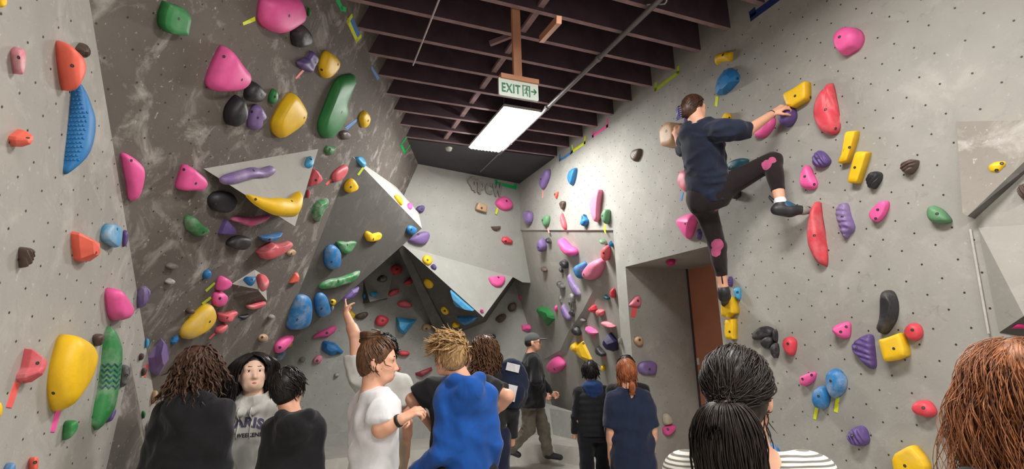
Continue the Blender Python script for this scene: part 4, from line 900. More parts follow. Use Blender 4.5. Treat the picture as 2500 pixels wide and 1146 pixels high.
H('R', 'B8', .08, 'p', 'pink', '473,85 488,55 540,28 612,18 627,50 622,132 590,152 540,147 508,125', 'pink conical hold above the purple ribbed triangle', '540,97 582,58')
H('R', 'B8', .05, 'r', 'purple', '623,215 680,148 760,113 797,125 807,240 822,362 800,380 763,370 688,290', 'purple ribbed triangular hold left of the yellow square', '660,218', rdir=1.2)
H('R', 'B8', .07, 'b', 'yellow', '831,155 900,140 960,123 1022,103 1052,150 1082,240 1080,277 1000,307 888,324 868,270', 'yellow pillow-like square hold low on the right wall', '945,225', .15)
H('R', 'B8', .05, 'd', 'red', '1025,100 1043,55 1090,28 1152,45 1177,95 1162,142 1110,167 1058,145', 'round red hold at the yellow square\'s corner', '1087,83')
H('R', 'B7', .10, 'd', 'black', '753,755 783,733 827,745 857,800 864,860 847,930 802,992 760,1030 708,1005 738,950 750,880', 'tall black crescent hold above the yellow square', chalk=.15, peak='810,850', amp=.01)
H('R', 'B8', .06, 'd', 'pink', '225,455 248,430 350,403 360,425 342,470 300,502 243,512', 'small pink wedge hold left of the two blue holds', '248,458 318,427')
H('R', 'B8', .07, 'd', 'blue', '423,450 443,400 490,378 540,393 592,450 599,490 572,557 490,607 458,570 428,520', 'upper of two chalked blue round holds', '462,473', .5)
H('R', 'B8', .07, 'd', 'blue', '318,590 338,540 400,503 442,525 467,590 457,652 420,687 358,682 323,640', 'lower of two chalked blue round holds', '370,590', .3)
TAPE('R', 'B8', 'yellow', '487,705 505,585 530,580 515,717', 'yellow tape strip with writing under the upper blue hold')
TAPE('R', 'B8', 'yellow', '330,760 345,675 369,680 350,770', 'plain yellow tape strip under the lower blue hold')
H('R', 'B8', .06, 'd', 'red', '1083,680 1098,640 1150,618 1222,623 1272,680 1284,717 1250,750 1178,744 1108,715', 'red oval hold left of the red-haired person', '1172,678')
H('R', 'B8', .06, 'd', 'black', '1301,810 1470,818 1480,927 1450,939 1378,927 1323,880', 'black half-round hold beside the red hair', '1362,850')
H('R', 'B8', .07, 'r', 'purple', '583,890 608,850 690,813 742,840 769,912 757,957 700,972 638,962 598,925', 'dark purple ribbed hold low on the right wall', '627,888', rdir=.5)
H('R', 'B8', .07, 'b', 'yellow', '933,1070 958,1020 1080,960 1122,970 1202,1050 1242,1120 1232,1200 1000,1235 948,1150', 'yellow pillow hold cut by the bottom edge', '1030,1122', .15)
H('R', 'B8', .06, 'd', 'blue', '-60,960 0,943 62,985 80,1010 72,1060 0,1052 -50,1032', 'chalked blue hold behind the striped shirt\'s shoulder', '', .5)
H('R', 'B3', .05, 'd', 'grey', '903,165 918,140 942,170 935,192 912,188', 'small grey knob on the pale pillar', chalk=.3)
H('R2', 'B6', .05, 'd', 'yellow', '1328,1015 1375,988 1442,981 1455,1000 1422,1047 1385,1064 1343,1057', 'yellow bean hold on the scuffed grey sloped volume', '1378,1037 1410,995')
H('R2', 'B7', .06, 'r', 'brown', '1643,75 1663,40 1720,23 1742,110 1700,137 1663,110', 'brown hold cut by the right frame edge, under the sloped volume')
H('R2', 'B7', .06, 'd', 'black', '1603,690 1623,660 1700,658 1722,740 1660,742 1613,725', 'black hold with chalk at the right frame edge', '', .6)
H('R2', 'B7', .05, 'f', 'lblue', '1638,785 1720,776 1722,867 1670,852', 'bright blue flat hold at the right frame edge', '', .3)
H('R2', 'P', .06, 'f', 'magenta', '2466,804 2490,785 2530,775 2530,808', 'magenta hold at the right edge above the red hair')
# ---- doorway
H('S', 'B4', .05, 'd', 'magenta', '493,290 508,253 540,243 570,258 557,287 510,305', 'magenta hold under the doorway\'s header')
H('J', 'B4', .05, 'd', 'rose', '183,630 228,570 265,548 290,570 287,622 270,642 208,637', 'rose hold with coral tape on the doorway\'s side panel', '262,590')
TAPE('J', 'B4', 'coral', '215,640 260,640 237,732 202,722', 'coral tape strip under the rose hold by the doorway')
H('J', 'B4', .05, 'd', 'beige', '223,915 240,882 285,880 307,915 300,955 265,964 235,945', 'beige round hold on the doorway\'s side panel', '275,912')
H('J', 'B3', .06, 'd', 'lav', '1048,365 1073,330 1130,318 1192,325 1205,377 1187,427 1120,427 1063,410', 'purple lumpy hold right of the auburn hair', '1147,383', .2, amp=.06)
H('J', 'B3', .06, 'd', 'pink', '1240,825 1348,806 1332,852 1280,890 1250,882', 'bright pink half-round hold beside the navy T-shirt', '1285,842')
H('J', 'B3', .06, 'd', 'cream', '1238,735 1270,716 1312,750 1322,800 1250,810', 'cream hold above the bright pink half-round one', '', .3)
# ---- tape frames along the right wall's ceiling edge and on the back wall
BRACKET('R', 'C5', 'lime', '970,452 968,485 820,598 820,560', .035, 'lime tape frame on the right wall below the ceiling')
BRACKET('R', 'C5', 'pink', '496,802 497,840 402,908 402,875', .035, 'pink tape frame on the right wall below the ceiling')
BRACKET('R', 'C5', 'yellow', '350,915 348,952 265,1010 265,975', .035, 'yellow tape frame beside the blue one on the right wall')
BRACKET('R', 'C5', 'blue', '257,985 257,1020 182,1068 182,1035', .03, 'blue tape frame at the far end of the right wall')
BRACKET('R', 'C5', 'navy', '1465,85 1470,105 1620,-5', .06, 'dark blue tape frame at the top of the right wall')
BRACKET('BT', 'A7', 'green', '1402,225 1404,240 1568,282 1570,258', .05, 'green tape frame above the grey lettering')

# ---- surface details that belong to single holds, laid on their real surface
bpy.context.view_layer.update()
def on_hold(start):
    o = next(o for o in col.objects if o.get('label', '').startswith(start)); inv = o.matrix_world.inverted(); lc = inv @ CAM
    bv = BVHTree.FromPolygons([v_.co for v_ in o.data.vertices], [p.vertices for p in o.data.polygons])
    def f(px, py):
        loc, nn, _, _ = bv.ray_cast(lc, (inv.to_3x3() @ ray(px, py)).normalized()); return loc, nn
    return o, f
hb, f = on_hold('long blue crescent'); mb = MB()
for j in range(17):
    for i in range(5):
        y = 222 + j * 10.5; x = 183 - (y - 196) * .155 + 4 + i * 8.5 + (4 if j % 2 else 0)
        if x > 222 - abs(y - 300) * .34: continue
        loc, nn = f(x, y)
        if loc is None: continue
        B = orient(nn); r = .0058
        mb.add([loc + B.to_3x3() @ Vector((r * math.cos(t) * s_, r * math.sin(t) * s_, z)) for s_, z in ((1, -.002), (.7, .004)) for t in [k * math.pi / 3 for k in range(6)]] + [loc + nn * .0052],
               [(k, (k + 1) % 6, 6 + (k + 1) % 6, 6 + k) for k in range(6)] + [(6 + k, 6 + (k + 1) % 6, 12) for k in range(6)])
o = mb.build('texture_bumps', HM('blue'), hb); o['kind'] = 'stuff'
hg, f = on_hold('long green leaf'); mb = MB()
for a in range(5):
    for e in range(3):
        x0, y0 = 250 + e * 15 - a * 1.5, 890 + a * 13
        for (xa, ya, xb, yb) in ((x0, y0, x0 + 8, y0 + 8), (x0 + 8, y0 + 6, x0 + 15, y0 - 2)):
            p1, n1 = f(xa, ya); p2, n2 = f(xb, yb)
            if p1 is not None and p2 is not None: mb.beam(p1 + n1 * .001, p2 + n2 * .001, .005, .006, up=n1)
o = mb.build('woven_relief', HM('teal', .2), hg); o['kind'] = 'stuff'
# ------------------------------------------------------------------ ceiling fixtures
def text_mesh(txt, size, extrude, offset=0.0, sx=1.0, spacing=1.0, align='LEFT'):
    cu = bpy.data.curves.new('lettering', 'FONT'); cu.body = txt; cu.size = size; cu.extrude = extrude; cu.offset = offset
    cu.space_character = spacing; cu.align_x = align; cu.resolution_u = 3
    o = bpy.data.objects.new('lettering', cu); col.objects.link(o)
    me = bpy.data.meshes.new_from_object(o.evaluated_get(bpy.context.evaluated_depsgraph_get()))
    bpy.data.objects.remove(o); me.transform(Matrix.Diagonal((sx, 1, 1, 1))); return me
def emit(name, c, s):
    m, nt, p = nmat(name); p.inputs['Base Color'].default_value = (*c, 1)
    p.inputs['Emission Color'].default_value = (*c, 1); p.inputs['Emission Strength'].default_value = s; return m
m_lamp = emit('fluorescent_diffuser', (1.0, 0.985, 0.95), LAMP_EMIT)
lx0, lx1, ly0, ly1, lz = 1.92, 2.32, 4.66, 5.85, 3.955
t = empty('ceiling_lamp', ((lx0 + lx1) / 2, (ly0 + ly1) / 2, lz)); tag(t, 'lit rectangular fluorescent light fitting hanging under the dark ceiling', 'lamp')
cx, cy = (lx0 + lx1) / 2, (ly0 + ly1) / 2
mb = MB(); w, l = lx1 - lx0, ly1 - ly0
for sx in (-1, 1): mb.box((sx * (w / 2 + .008), 0, .022), .016, l + .03, .02)
for sy in (-1, 1): mb.box((0, sy * (l / 2 + .008), .022), w, .016, .02)
mb.box((0, 0, .036), w + .03, l + .03, .012).build('housing', M['white'], t)
MB().box((0, 0, .012), w, l, .03).build('diffuser', m_lamp, t)
for k in range(9): MB().box((-w / 2 + w * (k + .5) / 9, l / 2 - .03, -.008), .005, .05, .02).build('louvre', M['white'], t)
for sx in (-1, 1):
    for sy in (-1, 1): MB().tube([(sx * w * .4, sy * l * .4, .07), (sx * w * .4, sy * l * .4, .34)], .004, 6).build('hanging_wire', M['pipe'], t)
# exit sign on its post
p00 = at(1217, 188, 3.8); PX = Plane(p00, (0, -1, 0)); p10, p11, p01 = PX.hit(1313, 208), PX.hit(1313, 250), PX.hit(1217, 231)
ex = (p10 - p00); ex.z = 0; sw = ex.length; ex.normalize(); sh = ((p00 - p01).length + (p10 - p11).length) / 2
ey = Vector((0, 0, 1)).cross(ex); sc0 = (p00 + p10 + p11 + p01) / 4
t = empty('exit_sign', sc0, math.atan2(ex.y, ex.x)); tag(t, 'white and green EXIT sign hanging on a tan post', 'sign')
bm = bmesh.new(); bmesh.ops.create_cube(bm, size=1); bmesh.ops.scale(bm, vec=(sw, .018, sh), verts=bm.verts)
bmesh.ops.bevel(bm, geom=[e for e in bm.edges if abs((e.verts[0].co - e.verts[1].co).y) > .01], offset=.012, segments=3, affect='EDGES', profile=.5)
me = bpy.data.meshes.new('panel'); bm.to_mesh(me); bm.free(); link('panel', me, t, M['signwhite'])
MB().box((.008, 0, sh / 2 + .012), sw * .96, .05, .035).build('bracket', M['post'], t)
pt = at(1262, 10, 3.75) - sc0
MB().box((-.005, 0, sh / 2 + .03 + .42), .065, .03, .84).build('post', M['post'], t)
RX = Matrix.Rotation(math.pi / 2, 4, 'X')
me = text_mesh('EXIT', sh * .70, .002, .0015, .68, 1.12)
o = link('lettering', me, t, M['signgreen']); o.matrix_local = Matrix.Translation((-sw * .44, -.012, -sh * .28)) @ RX
q = sh * .01
def S2(pts): return [Vector((sw * a, -.012, sh * b)) for a, b in pts]
mb = MB()
for a, b, c, d in ((.09, -.36, .115, .26), (.255, -.36, .285, .26), (.09, .235, .285, .27)):
    mb.prism(S2([(a, b), (c, b), (c, d), (a, d)]), (0, .004, 0))
mb.build('door_symbol', M['signgreen'], t)
mb = MB(); P_ = lambda a, b: Vector((sw * a, -.0125, sh * b)); up = (0, 1, 0)
for a, b, w_ in (((.195, .09), (.18, -.08), .03), ((.18, -.08), (.205, -.2), .022), ((.205, -.2), (.215, -.33), .018), ((.18, -.08), (.165, -.18), .022), ((.165, -.18), (.135, -.18), .016), ((.195, .09), (.225, .01), .012), ((.225, .01), (.245, .03), .012), ((.19, .09), (.155, .07), .012), ((.155, .07), (.145, -.03), .012)):
    mb.beam(P_(*a), P_(*b), w_ * sw * .8, .004, up)
c0 = P_(.205, .155); mb.prism([c0 + Vector((math.cos(k * .785) * sh * .055, 0, math.sin(k * .785) * sh * .055)) for k in range(8)], (0, .004, 0))
mb.build('running_figure', M['signgreen'], t)
mb = MB()
mb.beam(P_(.31, -.02), P_(.43, -.02), sh * .055, .004, up); mb.beam(P_(.38, .13), P_(.44, -.02), sh * .055, .004, up); mb.beam(P_(.38, -.17), P_(.44, -.02), sh * .055, .004, up)
mb.build('arrow', M['signgreen'], t)
# conduit, rod, detector
o = MB().tube([(2.36, 1.9, 3.985), (2.37, 6.0, 3.985)], .022, 10).build('conduit', M['pipe'], None, True)
tag(o, 'grey conduit pipe running lengthwise under the ceiling joists', 'pipe')
MB().tube([(2.368, 5.9, 3.985), (2.372, 6.75, 3.985)], .008, 6).build('thin_end', M['pipe'], o)
for y in (2.55, 3.52, 4.55, 5.59): MB().tube([(2.365, y - .02, 3.985), (2.365, y + .02, 3.985)], .03, 10).build('coupling', M['pipe'], o)
c0 = Vector((2.36, 2.72, 3.985))
MB().tube([c0 + Vector((-.03, .12 - .02 * k, .06 + .0 * k)) if k == 0 else c0 + Vector((.05 * math.sin(k * .7), .1 - .05 * k, .05 * math.cos(k * .7))) for k in range(6)], .006, 6).build('wire_tie', M['white'], o)
o = MB().tube([(0.84, 2.9, 4.0), (0.85, 4.2, 3.99)], .0075, 8).build('cable_rod', M['rod'], None, True); tag(o, 'thin pale rod hung across the ceiling joists', 'rod')
dpt = PC.hit(1096, 363)
o = MB().tube([dpt + Vector((0, 0, z)) for z in (.04, 0, -.03, -.035)], [.045, .045, .032, .001], 12).build('smoke_detector', M['white'], None, True); tag(o, 'small round detector on the dark ceiling board', 'detector')

# grey raised lettering and emblem on the back wall
wl = (PB.hit(1188, 472)); t = empty('wall_lettering', wl)
ux = -PB.u if PB.u.dot(R_) < 0 else PB.u
t.rotation_euler = (0, 0, math.atan2(ux.y, ux.x)); tag(t, 'grey raised lettering npcw with an emblem under the ceiling', 'lettering')
bpy.context.view_layer.update()
inv = t.matrix_world.inverted()
def loc2(px, py):
    q = inv @ PB.hit(px, py); return q.x, q.z
for ch, xs in (('n', (1156, 1168, 437, 471)), ('p', (1167, 1182, 444, 475)), ('c', (1183, 1200, 447, 476)), ('w', (1200, 1225, 449, 481))):
    me = text_mesh(ch, 1, .012, .032)
    co_ = [v.co.copy() for v in me.vertices]; x0, x1 = min(c.x for c in co_), max(c.x for c in co_); z0, z1 = min(c.y for c in co_), max(c.y for c in co_)
    a = loc2(xs[0], xs[3]); b = loc2(xs[1], xs[3]); top = loc2(xs[0], xs[2])
    W1, H1 = b[0] - a[0], top[1] - a[1]
    for v in me.vertices:
        fx, fz = (v.co.x - x0) / (x1 - x0), (v.co.y - z0) / (z1 - z0)
        y_ = v.co.z
        v.co = (a[0] + fx * W1, -.02 - y_, a[1] + fz * H1 + (b[1] - a[1]) * fx)
    link('letter', me, t, M['logo'])
poly = [loc2(*q) for q in ((1140, 440), (1146, 436), (1150, 432), (1157, 433), (1158, 441), (1152, 449), (1156, 456), (1156, 467), (1151, 466), (1147, 456), (1141, 448))]
mb = MB(); mb.prism([Vector((a, -.035, b)) for a, b in poly], (0, .03, 0)); mb.build('emblem', M['logo'], t)
# ------------------------------------------------------------------ bodies: implicit surfaces meshed in numpy
def _n(v): return np.asarray(v, float)
class SDF:
    def __init__(s, vox=.009): s.vox = vox; s.ops = []
    def _add(s, fn, lo, hi, k, op='u'): s.ops.append((fn, np.asarray(lo, float), np.asarray(hi, float), k, op)); return s
    def cap(s, a, b, r1, r2=None, k=.02, flat=None, fs=.6):
        """round cone from a to b; flat = axis squashed by fs"""
        a, b = _n(a), _n(b); r2 = r1 if r2 is None else r2; ab = b - a; L2 = max(ab @ ab, 1e-12); ff = None if flat is None else _n(flat) / np.linalg.norm(_n(flat))
        def fn(p):
            q = p - a; t = np.clip((q @ ab) / L2, 0, 1); w = q - t[..., None] * ab
            if ff is not None: w = w + (w @ ff)[..., None] * ff * (1 / fs - 1)
            return np.linalg.norm(w, axis=-1) - (r1 + (r2 - r1) * t)
        m = max(r1, r2); return s._add(fn, np.minimum(a, b) - m, np.maximum(a, b) + m, k)
    def ell(s, c, r, rot=None, k=.02, op='u'):
        c, r = _n(c), _n(r); Rm = None if rot is None else np.array(rot)
        def fn(p):
            q = p - c
            if Rm is not None: q = q @ Rm
            k0 = np.linalg.norm(q / r, axis=-1); k1 = np.linalg.norm(q / r ** 2, axis=-1)
            return k0 * (k0 - 1) / np.maximum(k1, 1e-6)
        m = r if Rm is None else np.full(3, r.max()); return s._add(fn, c - m, c + m, k, op)
    def cone(s, a, b, r1, r2, k=.015, sq=None, sf=.85):
        """flat-ended frustum"""
        a, b = _n(a), _n(b); ab = b - a; L = np.linalg.norm(ab); ab = ab / L
        sq = None if sq is None else _n(sq) / np.linalg.norm(_n(sq))
        def fn(p):
            q = p - a; t = q @ ab; w = q - t[..., None] * ab
            if sq is not None: w = w + (w @ sq)[..., None] * sq * (1 / sf - 1)
            d = np.linalg.norm(w, axis=-1) - (r1 + (r2 - r1) * np.clip(t / L, 0, 1))
            return np.maximum(d, np.maximum(-t - r1 * .3, t - L))
        m = max(r1, r2) + .02; return s._add(fn, np.minimum(a, b) - m, np.maximum(a, b) + m, k)
    def loft(s, rows, k=.02, ex=2.3, F=None):
        """rows of (z, rx, ry, cx, cy); F = (origin, 3x3 axes) for a leaning torso"""
        rows = sorted([tuple(r) + (0,) * (5 - len(r)) for r in rows]); Z = np.array([r[0] for r in rows]); Q = np.array([r[1:] for r in rows])
        zf = np.linspace(Z[0], Z[-1], 40)
        # smooth interpolation of the rows
        Qf = np.stack([np.interp(zf, Z, Q[:, i]) for i in range(4)], 1)
        for _ in range(4): Qf[1:-1] = .5 * Qf[1:-1] + .25 * (Qf[:-2] + Qf[2:])
        O, A = (np.zeros(3), np.eye(3)) if F is None else (_n(F[0]), np.array(F[1], float))
        def fn(p):
            q = (p - O) @ A.T
            z = q[..., 2]; rx, ry, cx, cy = (np.interp(z, zf, Qf[:, i]) for i in range(4))
            u, v = np.abs((q[..., 0] - cx) / rx), np.abs((q[..., 1] - cy) / ry)
            d = ((u ** ex + v ** ex) ** (1 / ex) - 1) * np.minimum(rx, ry)
            return np.maximum(d, np.maximum(Z[0] - z, z - Z[-1]))
        cs = np.array([O + A.T @ np.array([sx * (abs(Q[:, 2]).max() + Q[:, 0].max()), sy * (abs(Q[:, 3]).max() + Q[:, 1].max()), z]) for sx in (-1, 1) for sy in (-1, 1) for z in (Z[0], Z[-1])])
        return s._add(fn, cs.min(0), cs.max(0), k)
    def cut(s, pt, nrm):
        pt, nrm = _n(pt), _n(nrm) / np.linalg.norm(_n(nrm))
        s.ops.append((lambda p: (p - pt) @ nrm, None, None, 0, 'cut')); return s
    def fold(s, amp, wl=.12, seed=0, ani=(1, 1, 1)):
        rs = np.random.RandomState(seed); K = rs.normal(size=(7, 3)); K /= np.linalg.norm(K, axis=1)[:, None]
        K = K * (2 * np.pi / (wl * rs.uniform(.6, 1.6, size=(7, 1)))) * np.array(ani); ph = rs.uniform(0, 6.28, 7)
        s.ops.append((lambda p: amp * (sum(np.sin(p @ K[i] + ph[i] + 1.3 * np.sin(p @ K[(i + 1) % 7] * .5)) for i in range(4)) / 3.2 + 1.1 * sum(np.abs(np.sin(.55 * (p @ K[i]) * np.array(1.0) + ph[i] + 1.6 * np.sin(p @ K[(i + 3) % 7] * .45))) - .64 for i in range(4, 7))), None, None, 0, 'add')); return s
    def build(s, smooth=1):
        v = s.vox; bb = [(lo, hi) for _, lo, hi, _, op in s.ops if lo is not None and op == 'u']
        lo = np.min([b[0] for b in bb], 0) - 3 * v - .01; hi = np.max([b[1] for b in bb], 0) + 3 * v + .01
        n = np.ceil((hi - lo) / v).astype(int) + 1
        ax = [lo[i] + v * np.arange(n[i]) for i in range(3)]
        D = np.full(n, .06, np.float32)
        for fn, l, h, k, op in s.ops:
            if l is None: sl = tuple(slice(0, n[i]) for i in range(3))
            else:
                mg = k + 2 * v + .012
                i0 = np.clip(np.floor((l - mg - lo) / v).astype(int), 0, n - 1); i1 = np.clip(np.ceil((h + mg - lo) / v).astype(int) + 1, 1, n)
                sl = tuple(slice(i0[i], i1[i]) for i in range(3))
            if op in ('add', 'cut'):
                near = np.abs(D) < .055 if op == 'add' else np.ones(D.shape, bool)
                if op == 'cut': near = D < .03
                ii = np.nonzero(near); p = np.stack([ax[0][ii[0]], ax[1][ii[1]], ax[2][ii[2]]], -1); d = fn(p).astype(np.float32)
                if op == 'add': D[ii] += d
                else: D[ii] = np.maximum(D[ii], d)
                continue
            G = np.stack(np.meshgrid(ax[0][sl[0]], ax[1][sl[1]], ax[2][sl[2]], indexing='ij'), -1)
            d = fn(G).astype(np.float32); a = D[sl]
            if op == 'u':
                h_ = np.maximum(k - np.abs(a - d), 0) / max(k, 1e-6); D[sl] = np.minimum(a, d) - h_ * h_ * k * .25
            else: D[sl] = np.maximum(a, -d)
        # surface nets
        S = D < 0
        c = sum(S[i:n[0] - 1 + i, j:n[1] - 1 + j, k:n[2] - 1 + k].astype(np.int8) for i in (0, 1) for j in (0, 1) for k in (0, 1))
        idx = np.nonzero((c > 0) & (c < 8)); m = len(idx[0])
        acc = np.zeros((m, 3)); cnt = np.zeros(m); base = np.stack(idx, -1)
        cor = [(i, j, k) for i in (0, 1) for j in (0, 1) for k in (0, 1)]
        val = {q: D[idx[0] + q[0], idx[1] + q[1], idx[2] + q[2]] for q in cor}
        for q in cor:
            for a_ in range(3):
                if q[a_] == 0:
                    q2 = tuple(q[i] + (i == a_) for i in range(3)); d0, d1 = val[q], val[q2]; x = (d0 < 0) != (d1 < 0)
                    t = np.where(x, d0 / np.where(x, d0 - d1, 1), 0); pt = np.array(q, float)[None] + 0 * acc; pt[:, a_] = t
                    acc += pt * x[:, None]; cnt += x
        V = lo + (base + acc / np.maximum(cnt, 1)[:, None]) * v
        vid = -np.ones(n - 1, np.int64); vid[idx] = np.arange(m); Fs = []
        for a_ in range(3):
            b_, c_ = (a_ + 1) % 3, (a_ + 2) % 3
            s0 = [slice(None)] * 3; s1 = [slice(None)] * 3; s0[a_] = slice(0, -1); s1[a_] = slice(1, None)
            X = S[tuple(s0)] != S[tuple(s1)]; e = np.stack(np.nonzero(X), -1)
            ok = (e[:, b_] > 0) & (e[:, c_] > 0) & (e[:, b_] < n[b_] - 1) & (e[:, c_] < n[c_] - 1); e = e[ok]
            ins = S[tuple(e.T)]
            def g(db, dc):
                q = e.copy(); q[:, b_] -= db; q[:, c_] -= dc; return vid[tuple(q.T)]
            f = np.stack([g(1, 1), g(0, 1), g(0, 0), g(1, 0)], -1); f[~ins] = f[~ins][:, ::-1]; Fs.append(f)
        Fq = np.concatenate(Fs); Fq = Fq[(Fq >= 0).all(1)]
        for _ in range(smooth):
            A = np.zeros_like(V); N_ = np.zeros(len(V))
            for i in range(4):
                a1, b1 = Fq[:, i], Fq[:, (i + 1) % 4]
                for q in range(3):
                    A[:, q] += np.bincount(a1, V[b1, q], len(V)) + np.bincount(b1, V[a1, q], len(V))
                N_ += np.bincount(a1, minlength=len(V)) + np.bincount(b1, minlength=len(V))
            V = .5 * V + .5 * A / np.maximum(N_, 1)[:, None]
        return V, Fq
def np_mesh(name, V, Fq):
    me = bpy.data.meshes.new(name); k = Fq.shape[1]
    me.vertices.add(len(V)); me.vertices.foreach_set('co', np.asarray(V, np.float32).ravel())
    me.loops.add(Fq.size); me.loops.foreach_set('vertex_index', Fq.astype(np.int32).ravel())
    me.polygons.add(len(Fq)); me.polygons.foreach_set('loop_start', np.arange(0, Fq.size, k, dtype=np.int32)); me.polygons.foreach_set('loop_total', np.full(len(Fq), k, np.int32))
    me.polygons.foreach_set('use_smooth', np.ones(len(Fq), bool)); me.update(calc_edges=True); me.validate(); return me
def sdf_obj(name, s, mat, parent, smooth=1, post=None):
    V, Fq = s.build(smooth)
    if post is not None: V = post(V)
    o = bpy.data.objects.new(name, np_mesh(name, V, Fq)); col.objects.link(o); o.parent = parent
    for m in (mat if isinstance(mat, (list, tuple)) else [mat]): o.data.materials.append(m)
    return o
def patch(o, idx, fn):
    """material slot idx on faces whose centre satisfies fn"""
    for p in o.data.polygons:
        if fn(p.center): p.material_index = idx

# ---- head in its own frame: x right, y face, z up; origin = centre of the cranium
class Head:
    def __init__(s, c, yaw=0, pitch=0, roll=0, sc_=1.0):
        s.c = _n(c); s.k = sc_
        s.M = np.array(Matrix.Rotation(math.radians(-yaw), 3, 'Z') @ Matrix.Rotation(math.radians(pitch), 3, 'X') @ Matrix.Rotation(math.radians(roll), 3, 'Y'))
    def __call__(s, x, y, z): return s.c + s.M @ (np.array([x, y, z]) * s.k)
    def inv(s, p): return ((p - s.c) @ s.M) / s.k
    def add(s, d, ears=True, face=True):
        k = s.k; M_ = s.M
        d.ell(s(0, -.004, 0), np.array([.076, .095, .092]) * k, M_, .03)
        d.ell(s(0, .032, -.062), np.array([.060, .060, .070]) * k, M_, .03)
        d.cap(s(-.03, .05, -.108), s(.03, .05, -.108), .021 * k, k=.03); d.ell(s(0, .072, -.112), np.array([.02, .017, .016]) * k, M_, .02)
        for q in (-1, 1):
            d.cap(s(q * .050, .0, -.06), s(q * .030, .045, -.103), .020 * k, .019 * k, .03)
            d.ell(s(q * .036, .060, -.054), np.array([.022, .02, .022]) * k, M_, .03)
            if ears:
                d.ell(s(q * .078, -.012, -.035), np.array([.010, .019, .032]) * k, M_, .008); d.ell(s(q * .075, -.002, -.058), np.array([.008, .010, .012]) * k, M_, .008)
        if face:
            d.cap(s(0, .086, -.022), s(0, .106, -.060), .0085 * k, .0125 * k, .014)
            for q in (-1, 1): d.ell(s(q * .012, .094, -.066), np.array([.010, .010, .008]) * k, M_, .008)
            d.cap(s(-.016, .078, -.092), s(.016, .078, -.092), .0100 * k, k=.02); d.cap(s(-.013, .078, -.1), s(.013, .078, -.1), .0095 * k, k=.02)
            d.cap(s(-.045, .072, -.004), s(.045, .072, -.004), .014 * k, k=.02)
    def carve(s, V):
        """eye sockets and the line between the lips"""
        q = s.inv(V); d = np.zeros(len(V))
        for e in (-1, 1): d += .007 * np.exp(-((q[:, 0] - e * .031) / .015) ** 2 - ((q[:, 2] + .024) / .010) ** 2) * (q[:, 1] > .04)
        d += .004 * np.exp(-(q[:, 0] / .02) ** 2 - ((q[:, 2] + .0955) / .0028) ** 2) * (q[:, 1] > .06)
        return V - (s.M @ np.array([0, 1, 0]))[None] * (d * s.k)[:, None]
    def face_parts(s, par, mats, eye='brown', look=(0, 0)):
        k = s.k
        for q in (-1, 1):
            d = SDF(.0022); d.ell(s(q * .031, .0768, -.024), np.array([.0148, .0085, .0060]) * k, s.M, .001); o = sdf_obj('eye', d, mats['eye'], par)
            d = SDF(.0018); d.ell(s(q * .031 + look[0], .0828, -.0238 + look[1]), np.array([.0056, .0038, .0054]) * k, s.M, .001); sdf_obj('iris', d, mats['dark'], o)
            d = SDF(.0022); d.cap(s(q * .017, .0838, -.0178), s(q * .031, .0858, -.0162), .0022 * k, .0026 * k, .002); d.cap(s(q * .031, .0858, -.0162), s(q * .047, .0765, -.0195), .0026 * k, .0018 * k, .002); sdf_obj('eyelid', d, mats['dark'], par)
            d = SDF(.0025); d.cap(s(q * .015, .0915, .0045), s(q * .034, .0885, .0075), .0026 * k, .0028 * k, .002); d.cap(s(q * .034, .0885, .0075), s(q * .053, .0715, .001), .0028 * k, .0016 * k, .002); sdf_obj('eyebrow', d, mats['brow'], par)
        d = SDF(.0022); d.cap(s(-.024, .087, -.0945), s(0, .0965, -.0918), .0022 * k, .0038 * k, .003); d.cap(s(0, .0965, -.0918), s(.024, .087, -.0945), .0038 * k, .0022 * k, .003)
        d.cap(s(-.017, .0895, -.0980), s(.017, .0895, -.0980), .0038 * k, k=.004); d.ell(s(0, .0935, -.0985), np.array([.013, .0045, .0042]) * k, s.M, .003)
        sdf_obj('lips', d, mats['lip'], par)
def hand(d, w, dirn, palm, thumb, curl=.5, k_=1.0, fist=False, point=False):
    """w wrist, dirn along the hand, palm normal, thumb side"""
    w, D = _n(w), _n(dirn) / np.linalg.norm(_n(dirn)); P = _n(palm); P = P - D * (P @ D); P /= np.linalg.norm(P); T = _n(thumb); T = T - D * (T @ D) - P * (T @ P); T /= np.linalg.norm(T)
    s = k_
    d.cap(w, w + D * .03 * s, .025 * s, .028 * s, .015, P, .6)
    d.cap(w + D * .03 * s + T * .014 * s, w + D * .078 * s + T * .022 * s, .02 * s, .017 * s, .014, P, .7); d.cap(w + D * .03 * s - T * .012 * s, w + D * .072 * s - T * .020 * s, .02 * s, .016 * s, .014, P, .7)
    for i, (o_, L, fan) in enumerate(((.031, .070, .10), (.0105, .079, .03), (-.0105, .073, -.04), (-.030, .057, -.12))):
        c = curl + .08 * i
        if point: c = .08 if i == 0 else 1.45
        a = w + D * (.080 - .004 * abs(i - 1)) * s + T * o_ * s; dr = D + T * fan; dr = dr / np.linalg.norm(dr); r = .0088 * s
        for j, (f, sg) in enumerate(((.45, c * .7), (.30, c * 1.6), (.25, c * 2.3))):
            dd = dr * math.cos(sg) + P * math.sin(sg); b = a + dd * L * f * s; d.cap(a, b, r, r * .93, .004); a = b; r *= .93
    a = w + D * .022 * s + T * .024 * s; dd = D * .62 + T * .62 + P * .35; dd /= np.linalg.norm(dd); b = a + dd * .042 * s; d.cap(a, b, .0125 * s, .0105 * s, .008)
    dd = D * (.8 if not point else .5) + T * .15 + P * (.45 + curl * .4); dd /= np.linalg.norm(dd); c = b + dd * .030 * s; d.cap(b, c, .0105 * s, .0095 * s, .004); d.cap(c, c + (dd * .8 + P * .3) * .022 * s, .0095 * s, .008 * s, .004)

